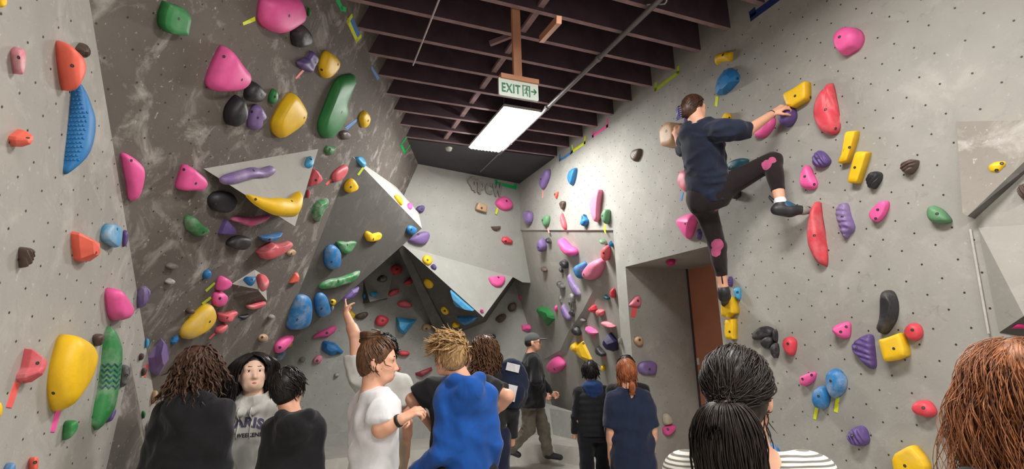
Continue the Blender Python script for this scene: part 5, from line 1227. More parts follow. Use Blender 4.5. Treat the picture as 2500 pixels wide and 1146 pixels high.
# ---- hair strands: thin tapered tubes flowing over the skull, joined in one mesh with a base shell
def strands(paths, r0, sides=3, rj=.3):
    Vs = []; Fs = []; b = 0
    for pts in paths:
        pts = np.asarray(pts); n = len(pts)
        if n < 3: continue
        t = np.gradient(pts, axis=0); t /= np.maximum(np.linalg.norm(t, axis=1), 1e-9)[:, None]
        u = np.cross(t, [.21, .13, .97]); nu = np.linalg.norm(u, axis=1); u = np.where(nu[:, None] < 1e-3, [1, 0, 0], u); u /= np.linalg.norm(u, axis=1)[:, None]; v = np.cross(t, u)
        r = r0 * (1 + rj * (np.random.rand() - .5)) * np.sin(np.pi * np.clip(np.linspace(.18, .985, n), 0, 1)) ** .6
        for k in range(sides):
            a = 2 * np.pi * k / sides; Vs.append(pts + (u * math.cos(a) + v * math.sin(a)) * r[:, None])
        i = np.arange(n - 1)
        for k in range(sides):
            k2 = (k + 1) % sides; Fs.append(np.stack([b + k * n + i, b + k2 * n + i, b + k2 * n + i + 1, b + k * n + i + 1], -1))
        b += sides * n
    return np.concatenate(Vs), np.concatenate(Fs)
def grow(hd, root, flow, L, step=.014, lift=.06, curl=0, cf=60, rad=(.083, .101, .098), grav=0, free_z=None, jit=.1, coh=0):
    """root: unit direction in head frame; flow(q) -> direction in head frame; hugs the skull ellipsoid while inside"""
    rad = np.array(rad) * (1 + lift); q = np.array(root) / np.linalg.norm(root) * rad; out = []; ph = np.random.uniform(0, 6.28) if not coh else 7 * root[0] + 9 * root[1] + 5 * root[2] + np.random.uniform(-coh, coh); n = max(4, int(L / step)); j = np.random.normal(size=3) * jit
    v = None
    for i in range(n):
        w = np.array([math.cos(ph + i * step * cf), math.sin(ph + i * step * cf), math.sin(ph * 2 + i * step * cf * .7)]) * curl * min(1, i / 4)
        out.append(hd(*(q + w)))
        f = np.asarray(flow(q), float) + j; nrm = q / rad ** 2; nrm /= np.linalg.norm(nrm); e = np.linalg.norm(q / rad)
        if e < 1.25: f = f - nrm * (f @ nrm) * (1 if e < 1.03 else .4)
        f = f / max(np.linalg.norm(f), 1e-6)
        v = f if v is None else .55 * v + .45 * f
        q = q + v / max(np.linalg.norm(v), 1e-6) * step
        e = np.linalg.norm(q / rad)
        if e < 1: q = q / e
    return np.array(out)
def rnd_dir(cond):
    while True:
        d = np.random.normal(size=3); d /= np.linalg.norm(d)
        if cond(d): return d
def hair_obj(name, par, mat, base, paths, r0, label=None):
    V, Fq = strands(paths, r0)
    if base is not None:
        Vb, Fb = base.build(1); V, Fq = np.concatenate([Vb, V]), np.concatenate([Fb, Fq + len(Vb)])
    o = bpy.data.objects.new(name, np_mesh(name, V, Fq)); col.objects.link(o); o.parent = par; o.data.materials.append(mat)
    if label: o['label'] = label
    return o
# ------------------------------------------------------------------ people
SK = dict(light=skin_mat('skin_light', s2l((232, 178, 150))), pale=skin_mat('skin_pale', s2l((246, 208, 184))), tan=skin_mat('skin_tan', s2l((206, 148, 118))))
FB = dict(black=fabric('black_fleece', s2l((30, 30, 33))), navy=fabric('navy_jersey', s2l((32, 38, 56))), navy2=fabric('navy_tshirt_cotton', s2l((30, 38, 60))), white=fabric('white_cotton', s2l((226, 226, 230))),
          greyw=fabric('pale_grey_fleece', s2l((204, 203, 198))), blue=fabric('royal_blue_fleece', s2l((26, 78, 156)), .2), legging=fabric('black_legging', s2l((36, 28, 30))), blackt=fabric('black_tee', s2l((38, 38, 40))),
          greypant=fabric('washed_grey_denim', s2l((112, 106, 96)), .3), palepant=fabric('pale_grey_trousers', s2l((172, 172, 164))), beige=fabric('beige_trousers', s2l((206, 186, 158))), darkpant=fabric('dark_trousers', s2l((30, 31, 38))),
          navypant=fabric('navy_trousers', s2l((30, 34, 58))), puffer=fabric('black_quilted_nylon', s2l((40, 42, 46)), .1, 200, .05), bluehood=fabric('dark_blue_hood', s2l((34, 58, 104))), patch=fabric('pink_mesh_patch', s2l((176, 82, 122))),
          greytee=fabric('grey_collar', s2l((170, 170, 166))), cap=fabric('charcoal_cap', s2l((84, 86, 86))))
HRM = dict(dread=hair_mat('brown_dreadlock_hair', s2l((34, 22, 18)), s2l((104, 74, 56)), .6), black=hair_mat('black_hair', s2l((14, 12, 12)), s2l((44, 38, 36))), brown=hair_mat('brown_hair', s2l((58, 38, 28)), s2l((120, 84, 58))),
           blond=hair_mat('dark_blond_hair', s2l((110, 80, 52)), s2l((206, 168, 116))), auburn=hair_mat('auburn_hair', s2l((90, 46, 26)), s2l((182, 106, 64))), copper=hair_mat('copper_red_hair', s2l((74, 42, 28)), s2l((190, 122, 78)), .5, 46),
           dkbrown=hair_mat('dark_brown_hair', s2l((36, 24, 20)), s2l((92, 62, 46))), pony=hair_mat('very_dark_hair', s2l((16, 12, 11)), s2l((56, 46, 42))))
MT = dict(eye=plain('eye_white', s2l((226, 222, 216)), .25, var=.02, bs=0), dark=plain('iris_dark', s2l((30, 22, 20)), .2, var=.05, bs=0), brow=plain('eyebrow_dark', s2l((48, 36, 32)), .7, bs=0), lip=plain('lip_rose', s2l((206, 138, 126)), .45, var=.05, bs=0),
          shoe=plain('dark_shoe_rubber', s2l((46, 46, 50)), .5), sole=plain('grey_shoe_sole', s2l((140, 138, 134)), .6), shoeblue=plain('teal_blue_shoe', s2l((36, 84, 112)), .55), white=plain('white_shoe', s2l((214, 212, 208)), .6), band=plain('black_band', s2l((24, 24, 26)), .5),
          lace=plain('cord_pale', s2l((222, 220, 214)), .8), print=plain('print_slate', s2l((86, 84, 112)), .8, bs=0), printd=plain('print_dark', s2l((50, 48, 62)), .8, bs=0), clip=plain('hair_clip_lilac', s2l((92, 92, 140)), .35), scrunchie=fabric('scrunchie_black', s2l((22, 20, 20))))
def stripe_mat():
    m, nt, p = nmat('cream_striped_knit'); L = nt.links.new
    tc = N(nt, 'ShaderNodeTexCoord'); w = nt.nodes.new('ShaderNodeTexWave'); w.wave_type = 'BANDS'; w.bands_direction = 'Z'; w.inputs['Scale'].default_value = 30.0; w.inputs['Distortion'].default_value = .35; w.inputs['Detail Scale'].default_value = 1.2
    L(tc.outputs['Object'], w.inputs['Vector']); r = ramp(nt, w.outputs[0], [(.50, s2l((216, 212, 202))), (.68, s2l((112, 110, 106)))]); L(r.outputs[0], p.inputs['Base Color']); p.inputs['Roughness'].default_value = .9; return m
FB['stripe'] = stripe_mat()

class Pose:
    """joints of a standing figure 1.7 m tall; x right, y forward, z up"""
    def __init__(s, **k):
        s.sh = {-1: (-.168, 0, 1.35), 1: (.168, 0, 1.35)}; s.el = {-1: (-.222, -.03, 1.08), 1: (.222, -.03, 1.08)}; s.wr = {-1: (-.225, .05, .84), 1: (.225, .05, .84)}
        s.hd = {q: (0, .25, -1) for q in (-1, 1)}; s.palm = {-1: (1, 0, 0), 1: (-1, 0, 0)}; s.thumb = {q: (0, 1, .2) for q in (-1, 1)}
        s.hip = {q: (q * .092, 0, .90) for q in (-1, 1)}; s.kn = {q: (q * .10, .025, .48) for q in (-1, 1)}; s.an = {q: (q * .10, -.02, .085) for q in (-1, 1)}; s.toe = {q: (q * .115, .15, .03) for q in (-1, 1)}
        s.wd = k.pop('wd', 1.0)
        for dct in (s.sh, s.el, s.wr):
            for q in (-1, 1): dct[q] = (dct[q][0] * s.wd, *dct[q][1:])
        s.__dict__.update(k)
def person(label, px, py, d, az, hair_top=.015):
    P = at(px, py, d); s = P.z / (1.7 + hair_top); o = empty('person', (P.x, P.y, 0), -math.radians(az), s); tag(o, label, 'person'); o['_s'] = s
    bpy.context.view_layer.update(); return o
def fin(o):
    if '_s' in o: del o['_s']
def w2l(o, P): return np.array(o.matrix_world.inverted() @ Vector(P))
def body(o, hd, J, skin, vox=.011, hands=(-1, 1), curl=.5, point=None, face=True, ears=True, legs=True, torso=True, post=True):
    d = SDF(vox)
    if torso:
        d.loft([(a, b * J.wd * .93, c * .92) for a, b, c in ((.82, .15, .10), (.92, .165, .112), (1.04, .14, .098), (1.18, .15, .105), (1.30, .165, .105), (1.37, .14, .085), (1.42, .07 / J.wd, .06))], .03)
        d.cap((-.13 * J.wd, -.005, 1.36), (.13 * J.wd, -.005, 1.36), .05, k=.05)
    d.cap((0, -.012, 1.39), hd(0, -.018, -.06), .062, .055, .03)
    hd.add(d, ears, face)
    for q in (-1, 1):
        d.cap(J.sh[q], J.el[q], .045, .040, .03); d.cap(J.el[q], J.wr[q], .041, .0265, .015)
        m = np.array(J.el[q]) * .7 + np.array(J.wr[q]) * .3; d.cap(J.el[q], m, .040, .043, .02)
        if q in hands: hand(d, J.wr[q], J.hd[q], J.palm[q], J.thumb[q], curl, .98, point=(point == q))
        if legs:
            d.cap(J.hip[q], J.kn[q], .082, .056, .04); d.cap(J.kn[q], J.an[q], .054, .036, .02)
            m = np.array(J.kn[q]) * .68 + np.array(J.an[q]) * .32; d.ell(m + np.array([0, -.012, 0]), (.05, .055, .1), None, .03); d.cap(J.an[q], J.toe[q], .036, .026, .02)
    return sdf_obj('body', d, SK[skin], o, 1, (lambda V: hd.carve(V)) if face else None)
def torso_rows(kind):
    return dict(hoodie=[(.80, .195, .135), (.90, .205, .145), (1.1, .21, .148), (1.25, .215, .140), (1.33, .18, .118), (1.40, .11, .092), (1.445, .082, .078)],
                tee=[(.78, .195, .13), (.90, .195, .135), (1.1, .19, .128), (1.25, .195, .128), (1.33, .165, .108), (1.395, .105, .082), (1.43, .080, .07)],
                fit=[(.86, .165, .115), (1.0, .165, .115), (1.18, .17, .122), (1.27, .175, .12), (1.34, .15, .10), (1.40, .095, .075), (1.435, .076, .068)])[kind]
def top(o, name, J, mat, kind='hoodie', sleeve='long', hood=False, vox=.011, fold=.004, seed=1, rows=None, sl=1.0, wl=.13, label=None, hoodpos=(0, -.095, 1.415), post=None):
    rows = rows or torso_rows(kind); rows = [(a, b * (J.wd if a < 1.4 else 1), c * (.6 + .4 * J.wd)) for a, b, c in rows]
    d = SDF(vox); d.loft(rows, .03)
    loose = dict(hoodie=1.0, tee=.9, fit=.82)[kind]
    for q in (-1, 1):
        S, E, Wr = (np.array(x[q], float) for x in (J.sh, J.el, J.wr))
        d.cap((q * .055 * J.wd, -.008, 1.39), S, .044 * loose, .066 * loose, .07)
        if sleeve == 'long':
            d.cap(S, E, .066 * loose, .060 * loose, .05); d.cone(E, Wr + (Wr - E) * .02, .060 * loose, .043, .02)
        elif sleeve == 'elbow': d.cap(S, S + (E - S) * .6, .074 * loose, .066 * loose, .04); d.cone(S + (E - S) * .5, E + (E - S) * .1, .066 * loose, .055 * loose, .02)
        elif sleeve == 'short': d.cap(S, S + (E - S) * .3, .070 * loose, .076 * loose, .06); d.cone(S + (E - S) * .2, S + (E - S) * .68 * sl, .074 * loose, .086 * loose, .04)
    if hood:
        h = np.array(hoodpos); d.ell(h + [0, -.004, -.055], (.098, .046, .09), None, .045); d.ell(h + [0, -.036, -.02], (.08, .028, .055), None, .03)
        for q in (-1, 1): d.cap(h + [0, -.03, .012], h + [q * .075, .02, .035], .034, .037, .012); d.cap(h + [q * .075, .02, .035], h + [q * .088, .09, .02], .037, .032, .012)
        for q in (-1, 1): d.cap(h + [q * .088, .09, .02], (q * .035, .125, 1.35), .031, .022, .015)
    if fold: d.fold(fold, wl, seed, (1, 1, .7))
    r0 = rows[0][0]; d.cut((0, 0, r0 + .02), (0, 0, -1))
    oo = sdf_obj(name, d, mat, o, 1, post)
    if label: oo['label'] = label
    return oo
def trousers(o, J, mat, name='trousers', rk=1.0, hipw=.175, zt=.98, vox=.012, shorts=False, fold=.004, hem=.0):
    d = SDF(vox); d.loft([(.80, hipw, .125), (.90, hipw, .13), (zt + .02, hipw * .92, .115)], .04)
    for q in (-1, 1):
        H_, K_, A_2 = (np.array(x[q], float) for x in (J.hip, J.kn, J.an))
        d.cap(H_, K_, .098 * rk, .075 * rk, .04)
        if not shorts: d.cone(K_ + (H_ - K_) * .1, A_2 + (K_ - A_2) * hem, .075 * rk, .062 * rk, .03)
    if fold: d.fold(fold, .12, 3)
    d.cut((0, 0, zt), (0, 0, 1)); return sdf_obj(name, d, mat, o, 2)
def shoes(o, J, mat, sole=None, vox=.008):
    for q in (-1, 1):
        A_2, T_ = np.array(J.an[q], float), np.array(J.toe[q], float); d = SDF(vox); f = T_ - A_2; f = f / np.linalg.norm(f)
        d.cap(A_2 - f * .02 + [0, 0, -.02], T_ + [0, 0, .012], .046, .036, .03); d.cap(A_2 + [0, 0, .02], A_2 + [0, 0, -.02], .045, .045, .02); d.cut((0, 0, .012), (0, 0, -1))
        s_ = sdf_obj('shoe', d, mat, o)
        if sole: mb = MB(); pr = [(a, b) for a, b in ((-.035, -.05), (.035, -.05), (.04, .05), (.042, .14), (.0, .19), (-.042, .14), (-.04, .05))]; c0 = Vector((A_2[0], A_2[1], 0)); g = Vector((f[0], f[1], 0)).normalized(); r_ = Vector((g.y, -g.x, 0)); mb.prism([c0 + r_ * a + g * b + Vector((0, 0, .022)) for a, b in pr], (0, 0, -.02)); mb.build('sole', sole, s_)
SCALP = lambda r: r[2] > -.55 and not (r[1] > .35 and r[2] < .42) and not (abs(r[0]) > .8 and r[1] > -.1 and r[2] < -.1)
def hair_base(hd, k=1.0, rad=(.080, .099, .097), back=True):
    d = SDF(.009); d.ell(hd(0, -.012, .006), np.array(rad) * k * hd.k, hd.M, .02)
    if back: d.ell(hd(0, -.045, -.05), np.array([.066, .058, .065]) * k * hd.k, hd.M, .03)
    d.cut(hd(0, .052, .0), hd.M @ np.array([0, 1, -.62])); return d

# ---- 1 person with dreadlocks, black hoodie
o = person('person with brown dreadlocks in a black hoodie, back to us, near the left wall', 487, 846, 2.6, 26); J = Pose(wd=.88); hd = Head((0, .01, 1.605), 12, 6)
body(o, hd, J, 'tan', .012, hands=()); top(o, 'hoodie', J, FB['black'], hood=True, seed=2, fold=.006, wl=.2); trousers(o, J, FB['darkpant']); shoes(o, J, MT['shoe'])
b = hair_base(hd, 1.1); ps = []
for i in range(170):
    r = rnd_dir(SCALP); r[2] = abs(r[2]) * .9 + .05 if r[1] < .2 else r[2]
    ps.append(grow(hd, r, lambda q: (q[0] * 2.2, q[1] * 2.2, -1 + max(0, q[2]) * 4), .19 + .08 * np.random.rand(), .012, .10 + .14 * np.random.rand(), .005, 120, jit=.22))
hair_obj('dreadlocks', o, HRM['dread'], b, ps, .0072)
fin(o)
# ---- 2 girl in the pale hoodie, facing us
o = person('person in a pale grey hoodie printed PARIS, facing us and looking up to the right', 630, 860, 2.95, 198); J = Pose(wd=.82); hd = Head((.022, .012, 1.605), -30, 10)
body(o, hd, J, 'pale', .0068, hands=()); hd.face_parts(o, MT, look=(.001, .001))
hoo = top(o, 'hoodie', J, FB['greyw'], hood=True, seed=5, fold=.005, vox=.009); trousers(o, J, FB['darkpant']); shoes(o, J, MT['white'], MT['sole'])
bv = BVHTree.FromPolygons([v.co for v in hoo.data.vertices], [p.vertices for p in hoo.data.polygons])
def print_on(bv, par, txt, size, cx, cz, mat, sx=1.0, off_=0, arch=0, name='print', mirror=True, back=False):
    me = text_mesh(txt, size, .0, off_, sx, 1.05, 'CENTER')
    bm = bmesh.new(); bm.from_mesh(me); bmesh.ops.triangulate(bm, faces=bm.faces); bmesh.ops.subdivide_edges(bm, edges=[e for e in bm.edges if e.calc_length() > .01], cuts=1); 
    for v in bm.verts:
        x, z = -v.co.x, v.co.y
        hit = bv.ray_cast(Vector((cx + x, .6, cz + z - arch * x * x)), Vector((0, -1, 0)))
        v.co = Vector((cx + x, (hit[0].y if hit[0] else .15) + .003, cz + z - arch * x * x))
    bm.to_mesh(me); bm.free(); return link(name, me, par, mat)
print_on(bv, o, 'PARIS', .074, .0, 1.275, MT['print'], 1.1, .0035, 1.8, 'chest_lettering'); print_on(bv, o, 'JUST WEEKEND', .031, .0, 1.215, MT['printd'], 1.0, .0012, 0, 'chest_lettering')
for q in (-1, 1):
    pts = []
    for k in range(9):
        z = 1.385 - .022 * k; h_ = bv.ray_cast(Vector((q * .035, .6, z)), Vector((0, -1, 0))); pts.append((q * (.035 + .0005 * k), (h_[0].y if h_[0] else .1) + .006, z))
    MB().tube(pts, .004, 6).build('drawstring', MT['lace'], o, True)
b = hair_base(hd, 1.03); ps = []
for i in range(520):
    r = rnd_dir(lambda r: SCALP(r) and r[2] > -.2 and (r[1] < .15 or r[2] > .72)); side = 1 if r[0] > 0.12 else -1
    ps.append(grow(hd, r, lambda q, side=side: (q[0] * 2.5 + side * (.9 if q[2] > .045 and q[1] > 0 else .02), (-1.0 if q[1] > -.005 and q[2] < .06 else -.12 * (q[2] > -.1)), -1), .26 + .22 * np.random.rand(), .014, .03 + .10 * np.random.rand() ** 2, .0015, 40))
for i in range(240):
    side = 1 if np.random.rand() < .45 else -1; y0 = np.random.uniform(-.3, .75)
    ps.append(grow(hd, np.array([.14 + .03 * side, y0, .9]), lambda q, side=side, y0=y0: (side * (1.0 if q[2] > .03 else .1), (.35 if q[1] > 0 and q[2] > .05 else -.5 * (q[2] > -.06)), -.45 - .9 * (q[2] < .07)), .22 + .16 * np.random.rand(), .012, .035 + .05 * np.random.rand(), .001, 40, jit=.05))
hair_obj('hair', o, HRM['black'], b, ps, .0042); fin(o)
# ---- 3 boy in the black hoodie
o = person('person with short black hair in a black hoodie, back to us, beside the pale hoodie', 726, 893, 2.62, 20); J = Pose(wd=.64); hd = Head((-.055, .01, 1.605), 4, 2)
body(o, hd, J, 'light', .010, hands=()); top(o, 'hoodie', J, FB['black'], hood=True, seed=9, fold=.005, hoodpos=(.03, -.10, 1.40), wl=.2); trousers(o, J, FB['darkpant']); shoes(o, J, MT['shoe'])
b = hair_base(hd, 1.02); ps = [grow(hd, rnd_dir(lambda r: SCALP(r) and r[2] > -.5), lambda q: (q[0] * 3 + .3, .2, -1 - q[2] * 2), .05 + .05 * np.random.rand(), .010, .05 + .07 * np.random.rand(), .002, 60, jit=.35) for i in range(420)]
hair_obj('hair', o, HRM['black'], b, ps, .0042); fin(o)
# ---- 4 bun-haired person in the white T-shirt
o = person('person in a white T-shirt with a brown hair bun, turned right, hands together', 918, 822, 2.6, 76); D = 2.6
J = Pose(wd=.78); hd = Head((0, .015, 1.605), 28, -4)
J.el[1] = tuple(w2l(o, at(930, 1048, 2.37))); J.wr[1] = tuple(w2l(o, at(982, 1024, 2.36))); J.hd[1] = tuple(w2l(o, at(1012, 1006, 2.38)) - np.array(J.wr[1])); J.palm[1] = (-.3, .2, -.9); J.thumb[1] = (-.6, .6, .3)
J.el[-1] = (-.19, .03, 1.08); J.wr[-1] = tuple(w2l(o, at(974, 1030, 2.60))); J.hd[-1] = tuple(w2l(o, at(1004, 1016, 2.52)) - np.array(J.wr[-1])); J.palm[-1] = (.3, -.6, -.4); J.thumb[-1] = (0, .3, 1)
body(o, hd, J, 'light', .0065, curl=.75); hd.face_parts(o, MT)
top(o, 'tshirt', J, FB['white'], 'tee', 'short', seed=12, fold=.006, sl=1.15); trousers(o, J, FB['palepant'], rk=1.05); shoes(o, J, MT['white'], MT['sole'])
wv = np.array(J.wr[1]); we = np.array(J.el[1]); ax_ = (wv - we) / np.linalg.norm(wv - we)
MB().tube([wv - ax_ * .030, wv - ax_ * .012], .032, 14).build('watch', MT['band'], o, True)
b = hair_base(hd, 1.05); b.ell(hd(-.01, -.055, .095), np.array([.046, .05, .042]), hd.M, .02)
bt = np.array([-.01, -.055, .10])
def fl_bun(q): return bt - q
ps = [grow(hd, rnd_dir(lambda r: SCALP(r)), fl_bun, .10 + .06 * np.random.rand(), .011, .05, .002, 60, jit=.01) for i in range(330)]
for i in range(150):
    a0 = np.random.uniform(0, 6.28); e0 = np.random.uniform(-.8, 1.2); n_ = 12; th = a0 + np.linspace(0, 2.4, n_); rr = .048 + .006 * np.random.rand()
    ps.append(np.array([hd(bt[0] + rr * math.cos(t) * math.cos(e0), bt[1] + rr * math.sin(t), bt[2] + .006 + rr * .8 * math.sin(e0) * math.cos(t * .5)) for t in th]))
for i in range(60): ps.append(grow(hd, rnd_dir(lambda r: r[2] < .0 and r[1] < .35 and SCALP(r)), lambda q: (q[0], .2, -1), .06 + .05 * np.random.rand(), .009, .08, .006, 110, jit=.3))
hair_obj('hair', o, HRM['brown'], b, ps, .0040); fin(o)
# ---- 5 pointing person
o = person('person in a pale T-shirt pointing up at the wall with a raised left arm', 932, 816, 3.6, 12); J = Pose(wd=.85); hd = Head((.02, .02, 1.605), 5, 12)
J.el[-1] = tuple(w2l(o, at(866, 818, 3.62))); J.wr[-1] = tuple(w2l(o, at(846, 768, 3.80))); J.sh[-1] = tuple(w2l(o, at(893, 886, 3.55))); J.hd[-1] = tuple(w2l(o, at(837, 738, 3.9)) - np.array(J.wr[-1])); J.palm[-1] = (.8, .5, 0); J.thumb[-1] = (.7, -.4, .3)
J.sh[-1] = (-.165, .02, 1.40)
body(o, hd, J, 'light', .007, hands=(-1, 1), point=-1, curl=.6); top(o, 'tshirt', J, FB['greyw'], 'tee', 'short', seed=15, fold=.006, sl=.75); trousers(o, J, FB['beige']); shoes(o, J, MT['white'], MT['sole'])
b = hair_base(hd, 1.06); ps = [grow(hd, rnd_dir(SCALP), lambda q: (q[0] * 4, .1, -1), .08, .010, .06 + .1 * np.random.rand(), .008, 130, jit=.4) for i in range(260)]
hair_obj('hair', o, HRM['black'], b, ps, .0045); fin(o)
# ---- 6 hands on hips, black T-shirt
o = person('person in a black T-shirt with hands on hips, behind the royal blue hoodie', 1120, 822, 3.35, 18); J = Pose(); hd = Head((0, .02, 1.605), 0, 2)
J.el[-1] = tuple(w2l(o, at(1006, 976, 3.26))); J.wr[-1] = tuple(w2l(o, at(1056, 1046, 3.32))); J.el[1] = tuple(w2l(o, at(1240, 968, 3.22))); J.wr[1] = tuple(w2l(o, at(1186, 1030, 3.30)))
J.hd = {-1: (.9, .3, -.2), 1: (-.9, .3, -.2)}; J.palm = {-1: (.2, .9, -.3), 1: (-.2, .9, -.3)}; J.thumb = {q: (0, -.4, .8) for q in (-1, 1)}; J.sh = {-1: (-.185, 0, 1.37), 1: (.185, 0, 1.37)}
body(o, hd, J, 'light', .008); top(o, 'tshirt', J, FB['blackt'], 'tee', 'short', seed=17, fold=.005, sl=1.1); trousers(o, J, FB['darkpant']); shoes(o, J, MT['shoe'])
b = hair_base(hd, 1.02); ps = [grow(hd, rnd_dir(SCALP), lambda q: (q[0] * 2, -.2, -1), .07, .012, .05, .002, 60, jit=.3) for i in range(160)]
hair_obj('hair', o, HRM['dkbrown'], b, ps, .0045); fin(o)
# ---- 7 royal blue hoodie
o = person('person with tousled dark blond hair in a royal blue hoodie, back to us', 1136, 804, 2.85, 2, .035); J = Pose(wd=.66); hd = Head((-.082, .02, 1.605), -14, 0, 4)
J.el[-1] = (-.15, -.04, 1.06); J.wr[-1] = (-.27, .16, .93); J.hd[-1] = (-.1, .9, -.2)
body(o, hd, J, 'light', .008, hands=(-1,)); top(o, 'hoodie', J, FB['blue'], hood=True, seed=21, fold=.004, hoodpos=(-.01, -.09, 1.415)); trousers(o, J, FB['darkpant']); shoes(o, J, MT['shoe'])
b = hair_base(hd, 1.03); ps = []
for i in range(520):
    r = rnd_dir(lambda r: SCALP(r) and r[2] > -.6); up_ = r[2] > .25
    ps.append(grow(hd, r, (lambda q: (-.5 + q[0] * 5, .5, -.1 + q[2] * 2)) if up_ else (lambda q: (q[0] * 2 - .1, .15, -1)), (.09 if up_ else .05) + .05 * np.random.rand(), .010, (.10 if up_ else .03) + .18 * np.random.rand() * up_, .006 if up_ else .001, 70, jit=.3))
hair_obj('hair', o, HRM['blond'], b, ps, .0046); fin(o)
# ---- 8 long brown hair, black top
o = person('person with long wavy brown hair in a black top, face turned left', 1182, 818, 4.0, 10); J = Pose(); hd = Head((0, .02, 1.605), -52, 2)
body(o, hd, J, 'light', .007, hands=()); hd.face_parts(o, MT)
top(o, 'sweatshirt', J, FB['blackt'], 'fit', 'long', seed=23); trousers(o, J, FB['navypant'], rk=1.15); shoes(o, J, MT['shoe'], MT['sole'])
b = hair_base(hd, 1.06); ps = [grow(hd, rnd_dir(lambda r: SCALP(r) and r[2] > -.3), lambda q: (q[0] * 4, -1.2 * max(q[1], 0) * 6 - .12 * (q[2] > -.1), -1), .26 + .16 * np.random.rand(), .014, .04 + .12 * np.random.rand(), .010, 60, jit=.10, coh=.6) for i in range(360)]
hair_obj('hair', o, HRM['brown'], b, ps, .0058); fin(o)
# navy backpack with pale patches worn by that person
Pb = at(1250, 940, 3.95); bk = empty('backpack', Pb, -math.radians(30)); tag(bk, 'navy backpack with white patches between the brown hair and the capped man', 'backpack')
d = SDF(.009); d.ell((0, 0, 0), (.13, .085, .20), None, .02); d.ell((0, -.07, -.06), (.10, .045, .10), None, .03); d.fold(.004, .1, 4); sdf_obj('bag', d, FB['navy2'], bk, 2)
for c_, r_ in (((.01, -.112, -.05), (.035, .008, .06)), ((.02, -.07, .13), (.05, .012, .03))):
    MB().box(c_, r_[0] * 2, .02, r_[2] * 1.9, Matrix.Rotation(.25, 3, 'Y')).build('patch', FB['white'], bk)
for q in (-1, 1): MB().tube([(q * .07, .08, .16), (q * .08, .13, .10), (q * .08, .12, -.05), (q * .07, .07, -.15)], .012, 8).build('strap', FB['black'], bk, True)
# ---- 9 man with the cap
o = person('person in a charcoal cap and black sweatshirt striding right near the back wall', 1296, 809, 6.5, 108, .02); D = 6.5
J = Pose(); hd = Head(w2l(o, at(1296, 830, D)) + np.array([0, 0, .0]), 0, 2)
hd = Head((0, .02, 1.600), 2, 2)
L_ = lambda x, y, d_: tuple(w2l(o, at(x, y, d_)))
J.hip = {-1: L_(1303, 972, 6.56), 1: L_(1288, 972, 6.42)}; J.kn = {-1: L_(1327, 1048, 6.5), 1: L_(1292, 1045, 6.36)}; J.an = {-1: L_(1338, 1108, 6.5), 1: L_(1246, 1098, 6.44)}; J.toe = {-1: L_(1368, 1120, 6.5), 1: L_(1266, 1114, 6.40)}
J.el = {-1: (-.20, .10, 1.12), 1: (.22, .02, 1.12)}; J.wr = {-1: L_(1346, 960, 6.55), 1: L_(1328, 966, 6.35)}; J.hd = {-1: (.1, .8, -.5), 1: (0, .8, -.4)}; J.palm = {-1: (1, 0, -.3), 1: (-1, 0, -.3)}
body(o, hd, J, 'light', .0085, curl=1.0); hd.face_parts(o, MT)
top(o, 'sweatshirt', J, FB['black'], 'hoodie', 'long', seed=25, fold=.006, rows=[(.76, .175, .14), (.88, .19, .15), (1.1, .19, .15), (1.28, .19, .145), (1.37, .17, .11), (1.42, .10, .08), (1.44, .08, .07)])
d = SDF(.011); hc_ = (np.array(J.hip[1]) + np.array(J.hip[-1])) / 2; d.ell(hc_ + [0, 0, .04], (.165, .125, .12), None, .05); d.cap(hc_, (0, 0, .90), .125, .135, .05)
for q in (-1, 1): d.cap(J.hip[q], J.kn[q], .10, .082, .05); d.cone(J.kn[q], J.an[q], .082, .07, .04)
d.fold(.006, .1, 8); sdf_obj('trousers', d, FB['greypant'], o, 2)
shoes(o, J, MT['shoe'], None)
d = SDF(.007); d.ell(hd(0, -.006, .012), np.array([.084, .104, .092]), hd.M, .01); d.cut(hd(0, 0, .0), hd.M @ np.array([0, .12, -1])); cp = sdf_obj('cap', d, FB['cap'], o)
d = SDF(.006); d.ell(hd(0, .125, .010), np.array([.066, .065, .012]), hd.M, .01); sdf_obj('brim', d, FB['cap'], cp)
d = SDF(.008); d.ell(hd(0, -.03, -.03), np.array([.079, .078, .06]), hd.M, .01); sdf_obj('hair', d, HRM['black'], o)
gl = MB()
for q in (-1, 1): gl.tube([hd(q * .08, -.01, -.02), hd(q * .074, .075, -.022)], .003, 6); gl.tube([hd(q * (.032 + .024 * math.cos(t)), .095 - .012 * abs(math.cos(t)), -.026 + .019 * math.sin(t)) for t in [k * .524 for k in range(13)]], .0028, 6)
gl.tube([hd(-.01, .098, -.02), hd(.01, .098, -.02)], .0025, 6).build('glasses', MT['band'], o, True)
pc = w2l(o, at(1309, 884, 6.3)); MB().box(tuple(pc), .006, .11, .03).build('chest_badge', MT['white'], o); fin(o)
# ---- 10 puffer vest
o = person('person in a black quilted vest with dark blue hood near the alcove', 1440, 880, 4.9, 14); J = Pose(); hd = Head((0, .015, 1.605), 10, 0)
body(o, hd, J, 'light', .011, hands=())
top(o, 'sweatshirt', J, FB['black'], 'fit', 'long', seed=31, vox=.012)
d = SDF(.010); d.loft([(.84, .185, .14), (.95, .20, .155), (1.2, .205, .155), (1.34, .19, .13), (1.40, .13, .10)], .03, 2.2)
d.ops.append((lambda p: .011 * np.abs(np.sin(p[..., 2] * np.pi / .075)) * -1 + .006, None, None, 0, 'add')); d.cut((0, 0, .86), (0, 0, -1)); sdf_obj('quilted_vest', d, FB['puffer'], o, 1)
d = SDF(.010); d.ell((0, -.05, 1.42), (.125, .11, .075), None, .04); d.ell((0, -.09, 1.35), (.11, .06, .09), None, .04); d.fold(.005, .1, 5); sdf_obj('hood', d, FB['bluehood'], o, 2)
trousers(o, J, FB['darkpant'], rk=1.05); shoes(o, J, MT['shoe'])
